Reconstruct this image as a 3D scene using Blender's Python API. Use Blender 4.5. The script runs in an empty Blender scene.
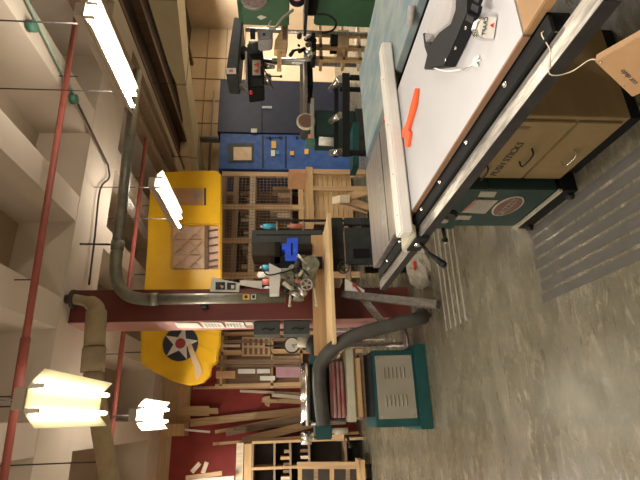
import bpy, bmesh, math, random
from mathutils import Vector, Matrix
R = math.radians
rnd = random.Random(7)
C = bpy.context.scene.collection

# ------------------------------------------------------------------ camera frame (also used to turn measured directions into places)
EYE = Vector((0, 0, 1.5))
FPX = 457.0
RIGHT = Vector((0.930905, -0.365262, 0)); UP_ = Vector((0.031849, 0.081169, 0.996191)); FW = Vector((0.363871, 0.927359, -0.087194))
def at(x, y, Y):                     # the place at distance Y (room depth) that is seen at photo position x, y
    d = RIGHT * ((240 - y) / FPX) + UP_ * (-(x - 320) / FPX) + FW
    return EYE + d * (Y / d.y)

# ------------------------------------------------------------------ materials
M = {}
def mat(name, col, rough=0.6, metal=0.0, var=0.12, scale=6.0, stretch=(1, 1, 1), bump=0.0, col2=None, emit=0, alpha=1, trans=0, detail=6, coat=0, contrast=(0.3, 0.7)):
    m = bpy.data.materials.new(name); m.use_nodes = True; nt = m.node_tree; N = nt.nodes; L = nt.links
    b = N['Principled BSDF']
    b.inputs['Roughness'].default_value = rough; b.inputs['Metallic'].default_value = metal
    if coat: b.inputs['Coat Weight'].default_value = coat
    c = tuple(col) + (1,)
    if col2 is None: col2 = tuple(max(0, v * (1 - 2.2 * var)) for v in col)
    tc = N.new('ShaderNodeTexCoord'); mp = N.new('ShaderNodeMapping'); mp.inputs['Scale'].default_value = stretch
    nz = N.new('ShaderNodeTexNoise'); nz.inputs['Scale'].default_value = scale; nz.inputs['Detail'].default_value = detail; nz.inputs['Roughness'].default_value = 0.6
    L.new(tc.outputs['Object'], mp.inputs[0]); L.new(mp.outputs[0], nz.inputs['Vector'])
    rp = N.new('ShaderNodeValToRGB'); rp.color_ramp.elements[0].position = contrast[0]; rp.color_ramp.elements[1].position = contrast[1]
    rp.color_ramp.elements[0].color = tuple(col2) + (1,); rp.color_ramp.elements[1].color = c
    L.new(nz.outputs['Fac'], rp.inputs[0]); L.new(rp.outputs[0], b.inputs['Base Color'])
    if bump:
        bp = N.new('ShaderNodeBump'); bp.inputs['Strength'].default_value = bump; bp.inputs['Distance'].default_value = 0.01
        L.new(nz.outputs['Fac'], bp.inputs['Height']); L.new(bp.outputs[0], b.inputs['Normal'])
    if emit:
        b.inputs['Emission Color'].default_value = c; b.inputs['Emission Strength'].default_value = emit
    if trans: b.inputs['Transmission Weight'].default_value = trans
    if alpha < 1: b.inputs['Alpha'].default_value = alpha
    M[name] = m
    return m
def wood(name, col, col2, axis='z', rough=0.65):
    s = {'x': (0.6, 9, 9), 'y': (9, 0.6, 9), 'z': (9, 9, 0.6)}[axis]
    return mat(name, col, rough, 0, scale=3.0, stretch=s, col2=col2, bump=0.15, contrast=(0.35, 0.65))
def concrete(name, base, dark, light, rough):
    m = bpy.data.materials.new(name); m.use_nodes = True; nt = m.node_tree; N = nt.nodes; L = nt.links
    b = N['Principled BSDF']
    tc = N.new('ShaderNodeTexCoord')
    mp = N.new('ShaderNodeMapping'); mp.inputs['Scale'].default_value = (0.9, 2.2, 1)
    L.new(tc.outputs['Object'], mp.inputs[0])
    def nz(s, d, r=0.6, dist=0.0):
        n = N.new('ShaderNodeTexNoise'); n.inputs['Scale'].default_value = s; n.inputs['Detail'].default_value = d
        n.inputs['Roughness'].default_value = r; n.inputs['Distortion'].default_value = dist
        L.new(mp.outputs[0], n.inputs['Vector']); return n
    def ramp(n, p0, c0, p1, c1):
        r = N.new('ShaderNodeValToRGB'); e = r.color_ramp.elements
        e[0].position = p0; e[1].position = p1; e[0].color = tuple(c0) + (1,); e[1].color = tuple(c1) + (1,)
        L.new(n.outputs['Fac'], r.inputs[0]); return r
    a = ramp(nz(1.6, 6, 0.7, 0.6), 0.35, dark, 0.65, base)
    s = ramp(nz(5.0, 8, 0.75, 1.5), 0.52, (0, 0, 0), 0.72, (1, 1, 1))
    mx = N.new('ShaderNodeMix'); mx.data_type = 'RGBA'
    L.new(s.outputs[0], mx.inputs['Factor']); L.new(a.outputs[0], mx.inputs[6]); mx.inputs[7].default_value = tuple(light) + (1,)
    s2 = ramp(nz(45, 6, 0.7), 0.3, (0.72, 0.72, 0.72), 0.65, (1.1, 1.1, 1.1))
    m2 = N.new('ShaderNodeMix'); m2.data_type = 'RGBA'; m2.blend_type = 'MULTIPLY'; m2.inputs['Factor'].default_value = 1
    L.new(mx.outputs[2], m2.inputs[6]); L.new(s2.outputs[0], m2.inputs[7]); L.new(m2.outputs[2], b.inputs['Base Color'])
    rr = ramp(nz(3, 5), 0.3, (rough - .12,) * 3, 0.7, (rough + .15,) * 3); L.new(rr.outputs[0], b.inputs['Roughness'])
    bp = N.new('ShaderNodeBump'); bp.inputs['Strength'].default_value = 0.12; bp.inputs['Distance'].default_value = 0.01
    L.new(s2.outputs[0], bp.inputs['Height']); L.new(bp.outputs[0], b.inputs['Normal'])
    M[name] = m

concrete('floor_conc', (0.165, 0.146, 0.102), (0.105, 0.092, 0.060), (0.32, 0.29, 0.21), 0.27)
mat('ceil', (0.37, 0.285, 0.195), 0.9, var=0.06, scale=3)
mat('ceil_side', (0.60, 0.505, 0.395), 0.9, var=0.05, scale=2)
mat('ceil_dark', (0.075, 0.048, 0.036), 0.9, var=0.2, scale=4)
mat('wall_beige', (0.66, 0.51, 0.33), 0.85, var=0.08, scale=2)
mat('wall_cream', (0.60, 0.54, 0.44), 0.85, var=0.05, scale=2)
mat('wall_red', (0.30, 0.035, 0.025), 0.75, var=0.12, scale=3)
wood('ply_tan', (0.52, 0.36, 0.21), (0.42, 0.28, 0.16), 'x')
wood('pine_dark', (0.50, 0.32, 0.16), (0.40, 0.25, 0.12), 'x')
wood('pine_light', (0.74, 0.54, 0.29), (0.60, 0.41, 0.20), 'x')
wood('pine_x', (0.62, 0.41, 0.20), (0.47, 0.29, 0.13), 'x')
wood('pine_y', (0.62, 0.41, 0.20), (0.47, 0.29, 0.13), 'y')
wood('pine_z', (0.60, 0.40, 0.21), (0.44, 0.28, 0.14), 'z')
wood('oldwood_z', (0.34, 0.23, 0.14), (0.20, 0.13, 0.08), 'z')
wood('oldwood_x', (0.36, 0.25, 0.15), (0.22, 0.145, 0.09), 'x')
wood('pale_z', (0.70, 0.58, 0.42), (0.55, 0.44, 0.30), 'z')
wood('brown_z', (0.20, 0.115, 0.065), (0.12, 0.07, 0.04), 'z')
wood('mdf', (0.225, 0.155, 0.066), (0.20, 0.137, 0.058), 'x', 0.6)
wood('dusty_wood', (0.17, 0.15, 0.125), (0.09, 0.08, 0.07), 'z', 0.85)
mat('orange_wood', (0.33, 0.19, 0.085), 0.55, var=0.15, scale=8)
mat('white_lam', (0.44, 0.43, 0.435), 0.45, var=0.03, scale=5)
mat('edge_brown', (0.25, 0.14, 0.08), 0.6)
mat('fence_white', (0.66, 0.63, 0.57), 0.4, var=0.05, scale=8)
mat('blue_top', (0.115, 0.185, 0.215), 0.6, scale=3.6, stretch=(3.0, 1.2, 1), col2=(0.235, 0.265, 0.245), contrast=(0.38, 0.62), detail=10)
mat('cast_iron', (0.56, 0.52, 0.47), 0.30, 0.75, scale=3, stretch=(1, 14, 1), col2=(0.30, 0.26, 0.225), bump=0.03)
mat('steel', (0.62, 0.60, 0.57), 0.3, 0.9, scale=10, stretch=(4, 1, 4), col2=(0.30, 0.28, 0.26))
mat('steel_rail', (0.62, 0.58, 0.53), 0.36, 0.75, scale=14, stretch=(5, 0.7, 5), col2=(0.30, 0.27, 0.24), contrast=(0.34, 0.6))
mat('bright_steel', (0.80, 0.80, 0.78), 0.22, 1.0, var=0.05)
mat('dark_steel', (0.035, 0.032, 0.03), 0.5, 0.2, var=0.2, scale=12)
mat('black_paint', (0.008, 0.008, 0.008), 0.7, var=0.1)
mat('black_plastic', (0.008, 0.008, 0.009), 0.6, var=0.1)
mat('dark_grey', (0.045, 0.05, 0.048), 0.55, var=0.2, scale=9)
mat('slate', (0.075, 0.085, 0.08), 0.55, var=0.15, scale=9)
mat('umber', (0.06, 0.05, 0.04), 0.6, var=0.15)
mat('saw_green', (0.022, 0.05, 0.042), 0.45, var=0.18, scale=5)
mat('teal', (0.005, 0.075, 0.072), 0.45, var=0.15, scale=6)
mat('vent_grey', (0.32, 0.29, 0.225), 0.6, var=0.06, scale=8)
mat('cream_metal', (0.50, 0.46, 0.34), 0.5, var=0.12, scale=8)
mat('bandsaw_green', (0.045, 0.125, 0.062), 0.45, var=0.1, scale=4)
mat('olive_cast', (0.23, 0.23, 0.17), 0.5, 0.2, var=0.25, scale=14)
mat('grey_motor', (0.30, 0.29, 0.29), 0.45, var=0.1)
mat('blue_paint', (0.022, 0.065, 0.24), 0.45, scale=7, col2=(0.055, 0.12, 0.30), detail=9)
mat('navy_dark', (0.018, 0.022, 0.04), 0.45, scale=4, var=0.15)
mat('cobalt', (0.015, 0.10, 0.95), 0.4, var=0.1)
mat('cyan', (0.03, 0.30, 0.48), 0.5)
mat('safety_orange', (0.86, 0.10, 0.015), 0.35, var=0.05)
mat('red_plastic', (0.70, 0.02, 0.02), 0.4)
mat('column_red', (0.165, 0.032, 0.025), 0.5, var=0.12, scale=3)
mat('column_red_lit', (0.46, 0.22, 0.19), 0.5, var=0.05)  # column red with the light on its left face put into the colour
mat('pipe_red', (0.36, 0.085, 0.06), 0.5, var=0.1)
mat('galv', (0.27, 0.265, 0.21), 0.42, 0.55, scale=9, col2=(0.17, 0.165, 0.13))
mat('conduit_green', (0.32, 0.43, 0.33), 0.55, var=0.1)
mat('jbox_green', (0.06, 0.17, 0.11), 0.55)
mat('rod_dark', (0.06, 0.04, 0.035), 0.7)
mat('insul', (0.42, 0.33, 0.20), 0.85, var=0.12, scale=7, bump=0.3)
mat('duct_tan', (0.66, 0.56, 0.36), 0.6, var=0.06, scale=3)
mat('yellow_fabric', (0.88, 0.50, 0.010), 0.38, var=0.1, scale=2.0, bump=0.25)
mat('roundel_blue', (0.03, 0.035, 0.06), 0.5)
mat('white_paint', (0.78, 0.74, 0.68), 0.5, var=0.04)
mat('roundel_red', (0.42, 0.05, 0.05), 0.5)
mat('pink_fabric', (0.80, 0.56, 0.50), 0.7, var=0.1, scale=4)
mat('rib_wood', (0.74, 0.53, 0.31), 0.6)
mat('paper', (0.72, 0.70, 0.62), 0.8, var=0.04)
mat('paper_ink', (0.03, 0.03, 0.03), 0.7)
mat('pink_paper', (0.50, 0.28, 0.32), 0.7)
mat('kraft', (0.55, 0.30, 0.15), 0.8)
mat('rubber', (0.06, 0.055, 0.045), 0.6, var=0.2, scale=12)
mat('planer_red', (0.30, 0.06, 0.05), 0.4, scale=5, stretch=(1, 1, 4), col2=(0.36, 0.24, 0.22))
mat('strip', (0.088, 0.08, 0.067), 0.75, scale=5, stretch=(3, 1, 1), col2=(0.06, 0.054, 0.045), detail=10, contrast=(0.35, 0.7))
mat('strip_thin', (0.34, 0.32, 0.27), 0.7, scale=6, col2=(0.22, 0.21, 0.17))
mat('string', (0.62, 0.52, 0.38), 0.9)
mat('plate_tin', (0.33, 0.30, 0.28), 0.5, var=0.1)
mat('mottled', (0.40, 0.30, 0.27), 0.5, scale=30, col2=(0.16, 0.10, 0.10))
mat('disc_brown', (0.16, 0.08, 0.06), 0.6, var=0.1)
mat('sack', (0.38, 0.34, 0.27), 0.7, var=0.12, scale=6, bump=0.5)
mat('pink_plastic', (0.85, 0.30, 0.42), 0.5)
mat('yellow_tape', (0.80, 0.45, 0.03), 0.5)
mat('can_red', (0.70, 0.22, 0.16), 0.4)
mat('clear', (0.62, 0.58, 0.55), 0.2, alpha=0.33, var=0.02)
for nm_ in ('black_plastic', 'black_paint', 'dark_steel', 'dark_grey', 'navy_dark', 'blue_paint', 'umber', 'slate', 'saw_green'): M[nm_].node_tree.nodes['Principled BSDF'].inputs['Specular IOR Level'].default_value = 0.22
mat('tube', (1.0, 0.94, 0.82), 0.5, emit=58)
mat('tube_warm', (1.0, 0.88, 0.55), 0.5, emit=9)
mat('reflector', (0.66, 0.62, 0.46), 0.45, var=0.02)
mat('reflector_back', (0.50, 0.44, 0.38), 0.6, var=0.02)

# ------------------------------------------------------------------ geometry helpers
class B:
    def __init__(s): s.bm = bmesh.new()
    def box(s, x0, y0, z0, x1, y1, z1, mtx=None):
        vs = [s.bm.verts.new(Vector(p) if mtx is None else mtx @ Vector(p)) for p in
              ((x0, y0, z0), (x1, y0, z0), (x1, y1, z0), (x0, y1, z0), (x0, y0, z1), (x1, y0, z1), (x1, y1, z1), (x0, y1, z1))]
        for f in ((0, 3, 2, 1), (4, 5, 6, 7), (0, 1, 5, 4), (1, 2, 6, 5), (2, 3, 7, 6), (3, 0, 4, 7)):
            s.bm.faces.new([vs[i] for i in f])
        return s
    def bar(s, p0, p1, w, h, up=(0, 0, 1)):          # rectangular stick from p0 to p1
        p0 = Vector(p0); p1 = Vector(p1); d = (p1 - p0); L = d.length; d.normalize(); u = Vector(up)
        a = d.cross(u)
        if a.length < 1e-4: a = d.cross(Vector((0, 1, 0)))
        a.normalize(); b = a.cross(d)
        mt = Matrix((a, d, b)).transposed().to_4x4(); mt.translation = p0
        return s.box(-w / 2, 0, -h / 2, w / 2, L, h / 2, mt)
    def cyl(s, p0, p1, r, r2=None, seg=16, cap=True):
        p0 = Vector(p0); p1 = Vector(p1); r2 = r if r2 is None else r2
        d = (p1 - p0).normalized(); a = d.orthogonal().normalized(); b = d.cross(a)
        A = []; D = []
        for i in range(seg):
            t = 2 * math.pi * i / seg; v = a * math.cos(t) + b * math.sin(t)
            A.append(s.bm.verts.new(p0 + v * r)); D.append(s.bm.verts.new(p1 + v * r2))
        for i in range(seg):
            j = (i + 1) % seg; f = s.bm.faces.new((A[i], A[j], D[j], D[i])); f.smooth = True
        if cap: s.bm.faces.new(A[::-1]); s.bm.faces.new(D)
        return s
    def tube(s, pts, r, seg=12, sub=6, ridges=0.0):  # smooth tube through points
        P = [Vector(p) for p in pts]; Q = []
        if sub > 1 and len(P) > 2:
            for i in range(len(P) - 1):
                a = P[max(i - 1, 0)]; b = P[i]; c = P[i + 1]; d = P[min(i + 2, len(P) - 1)]
                for k in range(sub):
                    t = k / sub
                    Q.append(0.5 * ((2 * b) + (c - a) * t + (2 * a - 5 * b + 4 * c - d) * t * t + (3 * b - a - 3 * c + d) * t ** 3))
            Q.append(P[-1])
        else: Q = P
        prev = None; rings = []; n = None
        for i, q in enumerate(Q):
            d = (Q[min(i + 1, len(Q) - 1)] - Q[max(i - 1, 0)]).normalized()
            if n is None: n = d.orthogonal().normalized()
            n = (n - d * n.dot(d)).normalized(); b = d.cross(n); rr = r * (1 + (ridges if i % 2 else -ridges))
            rings.append([s.bm.verts.new(q + (n * math.cos(2 * math.pi * k / seg) + b * math.sin(2 * math.pi * k / seg)) * rr) for k in range(seg)])
        for A, D in zip(rings, rings[1:]):
            for k in range(seg):
                j = (k + 1) % seg; f = s.bm.faces.new((A[k], A[j], D[j], D[k])); f.smooth = True
        s.bm.faces.new(rings[0][::-1]); s.bm.faces.new(rings[-1]); return s
    def prism(s, poly, off):                         # polygon of 3D points pushed along off
        off = Vector(off); A = [s.bm.verts.new(Vector(p)) for p in poly]; D = [s.bm.verts.new(Vector(p) + off) for p in poly]
        s.bm.faces.new(A[::-1]); s.bm.faces.new(D)
        for i in range(len(A)):
            j = (i + 1) % len(A); s.bm.faces.new((A[i], A[j], D[j], D[i]))
        return s
    def ball(s, c, r, sc=(1, 1, 1), seg=12):
        mt = Matrix.Translation(c) @ Matrix.Diagonal((r * sc[0], r * sc[1], r * sc[2], 1))
        res = bmesh.ops.create_uvsphere(s.bm, u_segments=seg, v_segments=max(6, seg // 2), radius=1, matrix=mt)
        for v in res['verts']:
            for f in v.link_faces: f.smooth = True
        return s
    def out(s, name, m, parent=None, bevel=0.0, label=None):
        bmesh.ops.recalc_face_normals(s.bm, faces=s.bm.faces)
        if bevel:
            es = [e for e in s.bm.edges if len(e.link_faces) == 2 and e.calc_face_angle(0) > 0.9]
            bmesh.ops.bevel(s.bm, geom=es, offset=bevel, segments=2, affect='EDGES', clamp_overlap=True)
        me = bpy.data.meshes.new(name)
        if parent is not None:
            s.bm.transform(Matrix.Translation(-wloc(parent)))
            org = Vector((0, 0, 0))
        else:
            cs = [v.co for v in s.bm.verts]
            org = Vector(((min(c.x for c in cs) + max(c.x for c in cs)) / 2, (min(c.y for c in cs) + max(c.y for c in cs)) / 2, min(c.z for c in cs)))
            s.bm.transform(Matrix.Translation(-org))
        s.bm.to_mesh(me); s.bm.free()
        o = bpy.data.objects.new(name, me); C.objects.link(o)
        me.materials.append(M[m] if isinstance(m, str) else m)
        if parent is not None: o.parent = parent
        else: o.location = org
        if label: o['label'] = label
        return o
def wloc(o):
    v = Vector(o.location)
    while o.parent is not None: o = o.parent; v += Vector(o.location)
    return v
def T(name, label, cat, loc, group=None):
    o = bpy.data.objects.new(name, None); C.objects.link(o); o.empty_display_size = 0.1
    o.location = loc; o['label'] = label; o['category'] = cat
    if group: o['group'] = group
    return o
def tag(o, label, cat, group=None):
    o['label'] = label; o['category'] = cat
    if group: o['group'] = group
    return o
def struct(o): o['kind'] = 'structure'; return o
def text(name, s, size, org, xdir, ydir, m, parent, thick=0.0008, italic=0.0):
    cu = bpy.data.curves.new('t', 'FONT'); cu.body = s; cu.size = size; cu.extrude = thick; cu.align_x = 'CENTER'; cu.align_y = 'CENTER'; cu.shear = italic; cu.resolution_u = 2
    o = bpy.data.objects.new('t', cu); C.objects.link(o)
    dg = bpy.context.evaluated_depsgraph_get(); dg.update()
    me = bpy.data.meshes.new_from_object(o.evaluated_get(dg)); bpy.data.objects.remove(o)
    x = Vector(xdir).normalized(); y = Vector(ydir).normalized(); z = x.cross(y)
    mt = Matrix((x, y, z)).transposed().to_4x4(); mt.translation = Vector(org) - wloc(parent)
    me.transform(mt); me.materials.clear(); me.materials.append(M[m])
    ob = bpy.data.objects.new(name, me); C.objects.link(ob); ob.parent = parent
    return ob
XD = (1, 0, 0); YD = (0, 1, 0); ZD = (0, 0, 1)

# ------------------------------------------------------------------ the room
X0, X1, Y0, Y1 = -3.2, 10.2, -3.2, 9.9
struct(B().box(X0, Y0, -0.1, X1, Y1, 0).out('floor', 'floor_conc'))
struct(B().box(X0, Y0, 4.35, X1, Y1, 4.5).out('ceiling', 'ceil'))
n = 1
def trim(b, m):
    global n
    struct(b.out('trim_%d' % n, m)); n += 1
def taper_x(xa, xb, y0, y1, z0=3.78, z1=4.35, t=0.10):   # concrete joist along Y with sloped sides
    return B().prism([(xa - t, y0, z1), (xb + t, y0, z1), (xb, y0, z0), (xa, y0, z0)], (0, y1 - y0, 0))
def taper_y(ya, yb, x0, x1, z0=3.78, z1=4.35, t=0.06):
    return B().prism([(x0, ya - t, z1), (x0, yb + t, z1), (x0, yb, z0), (x0, ya, z0)], (x1 - x0, 0, 0))
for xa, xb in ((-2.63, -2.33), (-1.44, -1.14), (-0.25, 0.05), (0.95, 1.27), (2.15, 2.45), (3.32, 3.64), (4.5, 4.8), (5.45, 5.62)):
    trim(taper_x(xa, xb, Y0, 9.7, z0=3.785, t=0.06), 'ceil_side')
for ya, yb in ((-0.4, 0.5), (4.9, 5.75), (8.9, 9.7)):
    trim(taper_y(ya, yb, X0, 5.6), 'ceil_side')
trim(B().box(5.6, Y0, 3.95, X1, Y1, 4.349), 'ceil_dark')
for k in range(5):
    trim(B().box(5.7 + k * 0.8, 1.0, 3.80, 5.79 + k * 0.8, Y1, 3.95), 'brown_z')
struct(B().box(X0, Y1, 0, X1, Y1 + 0.15, 4.5).out('wall_back', 'wall_beige'))
struct(B().box(X0, Y0 - 0.15, 0, X1, Y0, 4.5).out('wall_front', 'wall_cream'))
struct(B().box(X0 - 0.15, Y0, 0, X0, Y1, 4.5).out('wall_left', 'wall_cream'))
struct(B().box(X1, Y0, 0, X1 + 0.15, Y1, 4.5).out('wall_right', 'wall_beige'))
# seams of the right-hand part of the back wall
for z in (3.45, 2.95, 2.45): trim(B().box(5.0, Y1 - 0.02, z, X1, Y1, z + 0.018), 'oldwood_x')
for x in (7.05, 7.75, 8.45, 9.15): trim(B().box(x, Y1 - 0.02, 0, x + 0.018, Y1, 3.9), 'oldwood_z')
# painted red partition and wood panelling above it, left of the column
trim(B().box(X0, 9.70, 0, 1.35, 9.80, 3.56), 'wall_red')
trim(B().box(X0, 9.66, 3.56, 2.0, 9.80, 4.35), 'ply_tan')
trim(B().box(-0.2, 9.62, 3.25, 1.05, 9.70, 3.80), 'ply_tan')
# ---- column
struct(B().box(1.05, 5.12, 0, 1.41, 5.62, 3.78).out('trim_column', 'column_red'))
struct(B().box(1.042, 5.11, 0, 1.05, 5.63, 3.78).out('trim_column_lit_side', 'column_red_lit'))  # left face of the red column, painted paler as if lit

# ------------------------------------------------------------------ table saw
S = T('table_saw', 'large green table saw with white extension table and long steel front rail, nearest the camera', 'table saw', (1.3, 1.9, 0))
B().box(0.93, 0.88, 0.832, 1.66, 2.10, 0.86).out('extension_table', 'white_lam', S, label='white laminate extension table')
B().box(0.922, 0.88, 0.828, 0.93, 2.10, 0.8605).out('edge_band', 'edge_brown', S, label='thin brown edge strip')
w = B().box(0.93, 0.70, 0.825, 1.66, 0.88, 0.857); w.out('end_board', 'orange_wood', S, bevel=0.003, label='bare orange brown plywood end board')
ci = B().box(0.95, 2.10, 0.80, 1.72, 2.95, 0.862).out('cast_iron_table', 'cast_iron', S, bevel=0.004, label='ground cast iron table')
B().box(0.955, 2.44, 0.8615, 1.71, 2.458, 0.8632).out('mitre_slot', 'dark_steel', S, label='dark mitre slot')
B().box(1.10, 2.50, 0.8615, 1.55, 2.60, 0.8630).out('throat_plate', 'steel', S)
B().box(0.862, 0.80, 0.830, 0.922, 2.90, 0.840).box(0.914, 0.80, 0.78, 0.922, 2.90, 0.840).out('angle_iron', 'black_paint', S, label='black angle iron')
for y in (1.03, 1.33, 1.62, 1.88, 2.3, 2.62):
    B().cyl((0.893, y, 0.840), (0.893, y, 0.846), 0.009, seg=10).ball((0.893, y, 0.846), 0.007).out('bolt', 'bright_steel', S)
# square tube rail, hollow at the near end
t = B()
t.box(0.802, 0.66, 0.818, 0.860, 2.97, 0.822).box(0.802, 0.66, 0.782, 0.860, 2.97, 0.785).box(0.856, 0.66, 0.785, 0.860, 2.97, 0.818)
t.out('guide_rail', 'steel_rail', S, label='scuffed steel tube top')
B().box(0.7995, 0.66, 0.781, 0.804, 2.97, 0.8215).out('rail_face', 'dark_steel', S, label='dark front face of the rail')
B().box(1.67, 0.5, 0.79, 1.70, 2.80, 0.84).out('rear_rail', 'black_paint', S)
# hanging bracket and bolt near the rail end
B().bar((0.90, 0.55, 0.74), (1.25, 0.62, 0.70), 0.05, 0.03).out('bracket', 'black_paint', S)
B().cyl((0.86, 0.60, 0.74), (0.84, 0.60, 0.74), 0.014, seg=10).out('bolt', 'bright_steel', S)
# green cabinet
cb = B().box(1.04, 1.95, 0.10, 1.62, 2.425, 0.46).box(1.04, 1.95, 0.46, 1.62, 2.47, 0.80).out('cabinet', 'saw_green', S, bevel=0.006)
B().box(1.032, 1.945, 0.0, 1.63, 2.44, 0.075).out('plinth', 'black_paint', S)
B().box(1.025, 1.945, 0.082, 1.04, 2.44, 0.098).out('base_flange', 'cream_metal', S, label='pale edge of the base flange')
for y in (1.99, 2.40):
    B().cyl((1.02, y, 0.0), (1.02, y, 0.035), 0.016, seg=10).out('levelling_foot', 'dark_steel', S)
def plate(z0, z1, y0, y1, nm, m, lab, x=1.036): return B().box(x - 0.002, y0, z0, x + 0.006, y1, z1).out(nm, m, S, label=lab)
def atX(x, y, X): d = RIGHT * ((240 - y) / FPX) + UP_ * (-(x - 320) / FPX) + FW; return EYE + d * (X / d.x)
def dec(pts, nm, m, lab=None, X=1.037): return B().prism([atX(x, y, X) for x, y in pts], (0.006, 0, 0)).out(nm, m, S, label=lab)
dec(((478, 197), (494, 197.3), (497, 192), (481, 191.5)), 'sticker', 'vent_grey', 'narrow pale sticker')
dec(((461.5, 212.5), (485, 213.8), (498, 200.5), (475, 200)), 'warning_label', 'vent_grey', 'printed pale warning label')
dec(((463, 211), (466, 211.5), (478, 201), (475, 200.6)), 'warning_band', 'planer_red', 'red band of the warning label', 1.035)
for k in range(4): dec(((469 + 4 * k, 210.5), (470 + 4 * k, 210.7), (480 + 4 * k, 202), (479 + 4 * k, 201.8)), 'print_line', 'grey_motor', None, 1.035)
dec(((455, 219.5), (469, 220), (472, 216), (458, 215.6)), 'sticker', 'vent_grey', 'narrow pale sticker')
oc = atX(507.5, 206.5, 1.037)
def oval(cy, cz, ry, rz, x, seg=28): return [(x, cy + ry * math.cos(2 * math.pi * i / seg), cz + rz * math.sin(2 * math.pi * i / seg)) for i in range(seg)]
B().prism(oval(oc.y, oc.z, 0.118, 0.072, 1.035), (0.006, 0, 0)).out('badge', 'cream_metal', S, label='oval badge rim')
B().prism(oval(oc.y, oc.z, 0.110, 0.064, 1.033), (0.006, 0, 0)).out('badge_face', 'disc_brown', S, label='brown oval badge with the maker name')
text('badge_lettering', 'GRIZZLY', 0.055, (1.031, oc.y, oc.z), (0, -1, 0), ZD, 'vent_grey', S)
hw = atX(444, 217, 1.03)
B().cyl((1.04, hw.y, hw.z), (1.030, hw.y, hw.z), 0.075, seg=28).out('wheel_opening', 'black_paint', S)
B().cyl((1.03, hw.y, hw.z), (1.022, hw.y, hw.z), 0.062, seg=28).out('hand_wheel', 'dark_grey', S)
B().cyl((1.023, hw.y, hw.z), (1.00, hw.y, hw.z), 0.02).out('hand_wheel_hub', 'steel', S)
k0 = atX(443, 229, 1.0); k1 = atX(445, 240, 0.97)
B().cyl(k0, k1, 0.010).ball(k1, 0.018).out('crank_knob', 'black_plastic', S)
B().cyl(k1 + Vector((-0.012, 0.0, 0)), k1 + Vector((-0.024, 0, 0)), 0.010).out('knob_cap', 'bright_steel', S)
for y, x in ((0.62, 0.97), (0.62, 1.6)):
    B().box(x - 0.03, y, 0, x + 0.03, y + 0.05, 0.825).out('leg', 'black_paint', S)

# wooden drawer cabinet under the extension
W = T('wooden_cabinet', 'tan wooden drawer cabinet marked PUSH STICKS under the white extension table', 'cabinet', (1.35, 1.7, 0))
B().box(1.10, 1.44, 0.075, 1.62, 1.945, 0.80).out('body', 'mdf', W, bevel=0.003)
B().box(1.12, 1.47, 0.0, 1.60, 1.92, 0.07).out('plinth', 'black_paint', W)
d1 = B().box(1.088, 1.465, 0.095, 1.10, 1.93, 0.285).out('drawer', 'mdf', W, bevel=0.003)
d2 = B().box(1.088, 1.465, 0.295, 1.10, 1.93, 0.79).out('door', 'mdf', W, bevel=0.003)
def pull(y0, y1, z, par, m):
    B().tube([(1.09, y0, z), (1.055, y0 + 0.008, z - 0.002), (1.055, y1 - 0.008, z - 0.002), (1.09, y1, z)], 0.004, sub=3, seg=8).out('handle', m, par)
pull(1.66, 1.76, 0.185, d1, 'bright_steel'); pull(1.66, 1.77, 0.385, d2, 'dark_steel'); pull(1.80, 1.9, 0.53, d2, 'dark_steel')
text('lettering', 'PUSH STICKS', 0.050, (1.0865, 1.76, 0.455), (0, -1, 0), ZD, 'paper_ink', W, italic=0.2)
B().box(1.086, 1.50, 0.475, 1.09, 1.52, 0.54).out('finger_slot', 'brown_z', W)

# wood tag tied to the rail
tb = T('wooden_block', 'square wooden block with handwriting hung by a string from the saw rail end', 'block', (0.77, 0.72, 0.55))
a = at(592, 62, 0.72); b_ = at(640, 95, 0.66)
c0 = Vector((0.700, 0.74, 0.735))
pA = at(595, 62, 0.70); pB = at(640, 37, 0.62); pD = at(623, 101, 0.77)
ex = (pB - pA).normalized(); ez = (pD - pA); ez = (ez - ex * ez.dot(ex)).normalized(); nn = ex.cross(ez)
if nn.dot(pA - EYE) < 0: nn = -nn
Wd, Hd = 0.17, (pD - pA).length
B().prism([pA, pA + ex * Wd, pA + ex * Wd + ez * Hd, pA + ez * Hd], nn * 0.022).out('board', 'orange_wood', tb, bevel=0.0015)
text('handwriting', 'cut dado', 0.014, at(621, 78, 0.71) * 0 + pA + ex * 0.024 + ez * Hd * 0.58 - nn * 0.001, -ez, -ex, 'paper_ink', tb, 0.0003, 0.3)
text('handwriting', "'", 0.014, pA + ex * 0.010 + ez * Hd * 0.72 - nn * 0.001, -ez, -ex, 'paper_ink', tb, 0.0003, 0.3)
for q in ((0.008, 0.006), (0.03, Hd - 0.012)):
    p = pA + ex * q[0] + ez * q[1]; B().cyl(p - nn * 0.001, p + nn * 0.004, 0.0025, seg=8).out('nail_hole', 'paper_ink', tb)
p0 = pA + ex * 0.008 + ez * 0.006 - nn * 0.002
B().tube([p0, (0.775, 0.80, 0.765), (0.790, 0.86, 0.775), (0.792, 0.87, 0.822), (0.84, 0.845, 0.8225), (0.885, 0.83, 0.845), (0.89, 0.83, 0.8)], 0.0016, seg=6, sub=5).out('string', 'string', tb)

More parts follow.
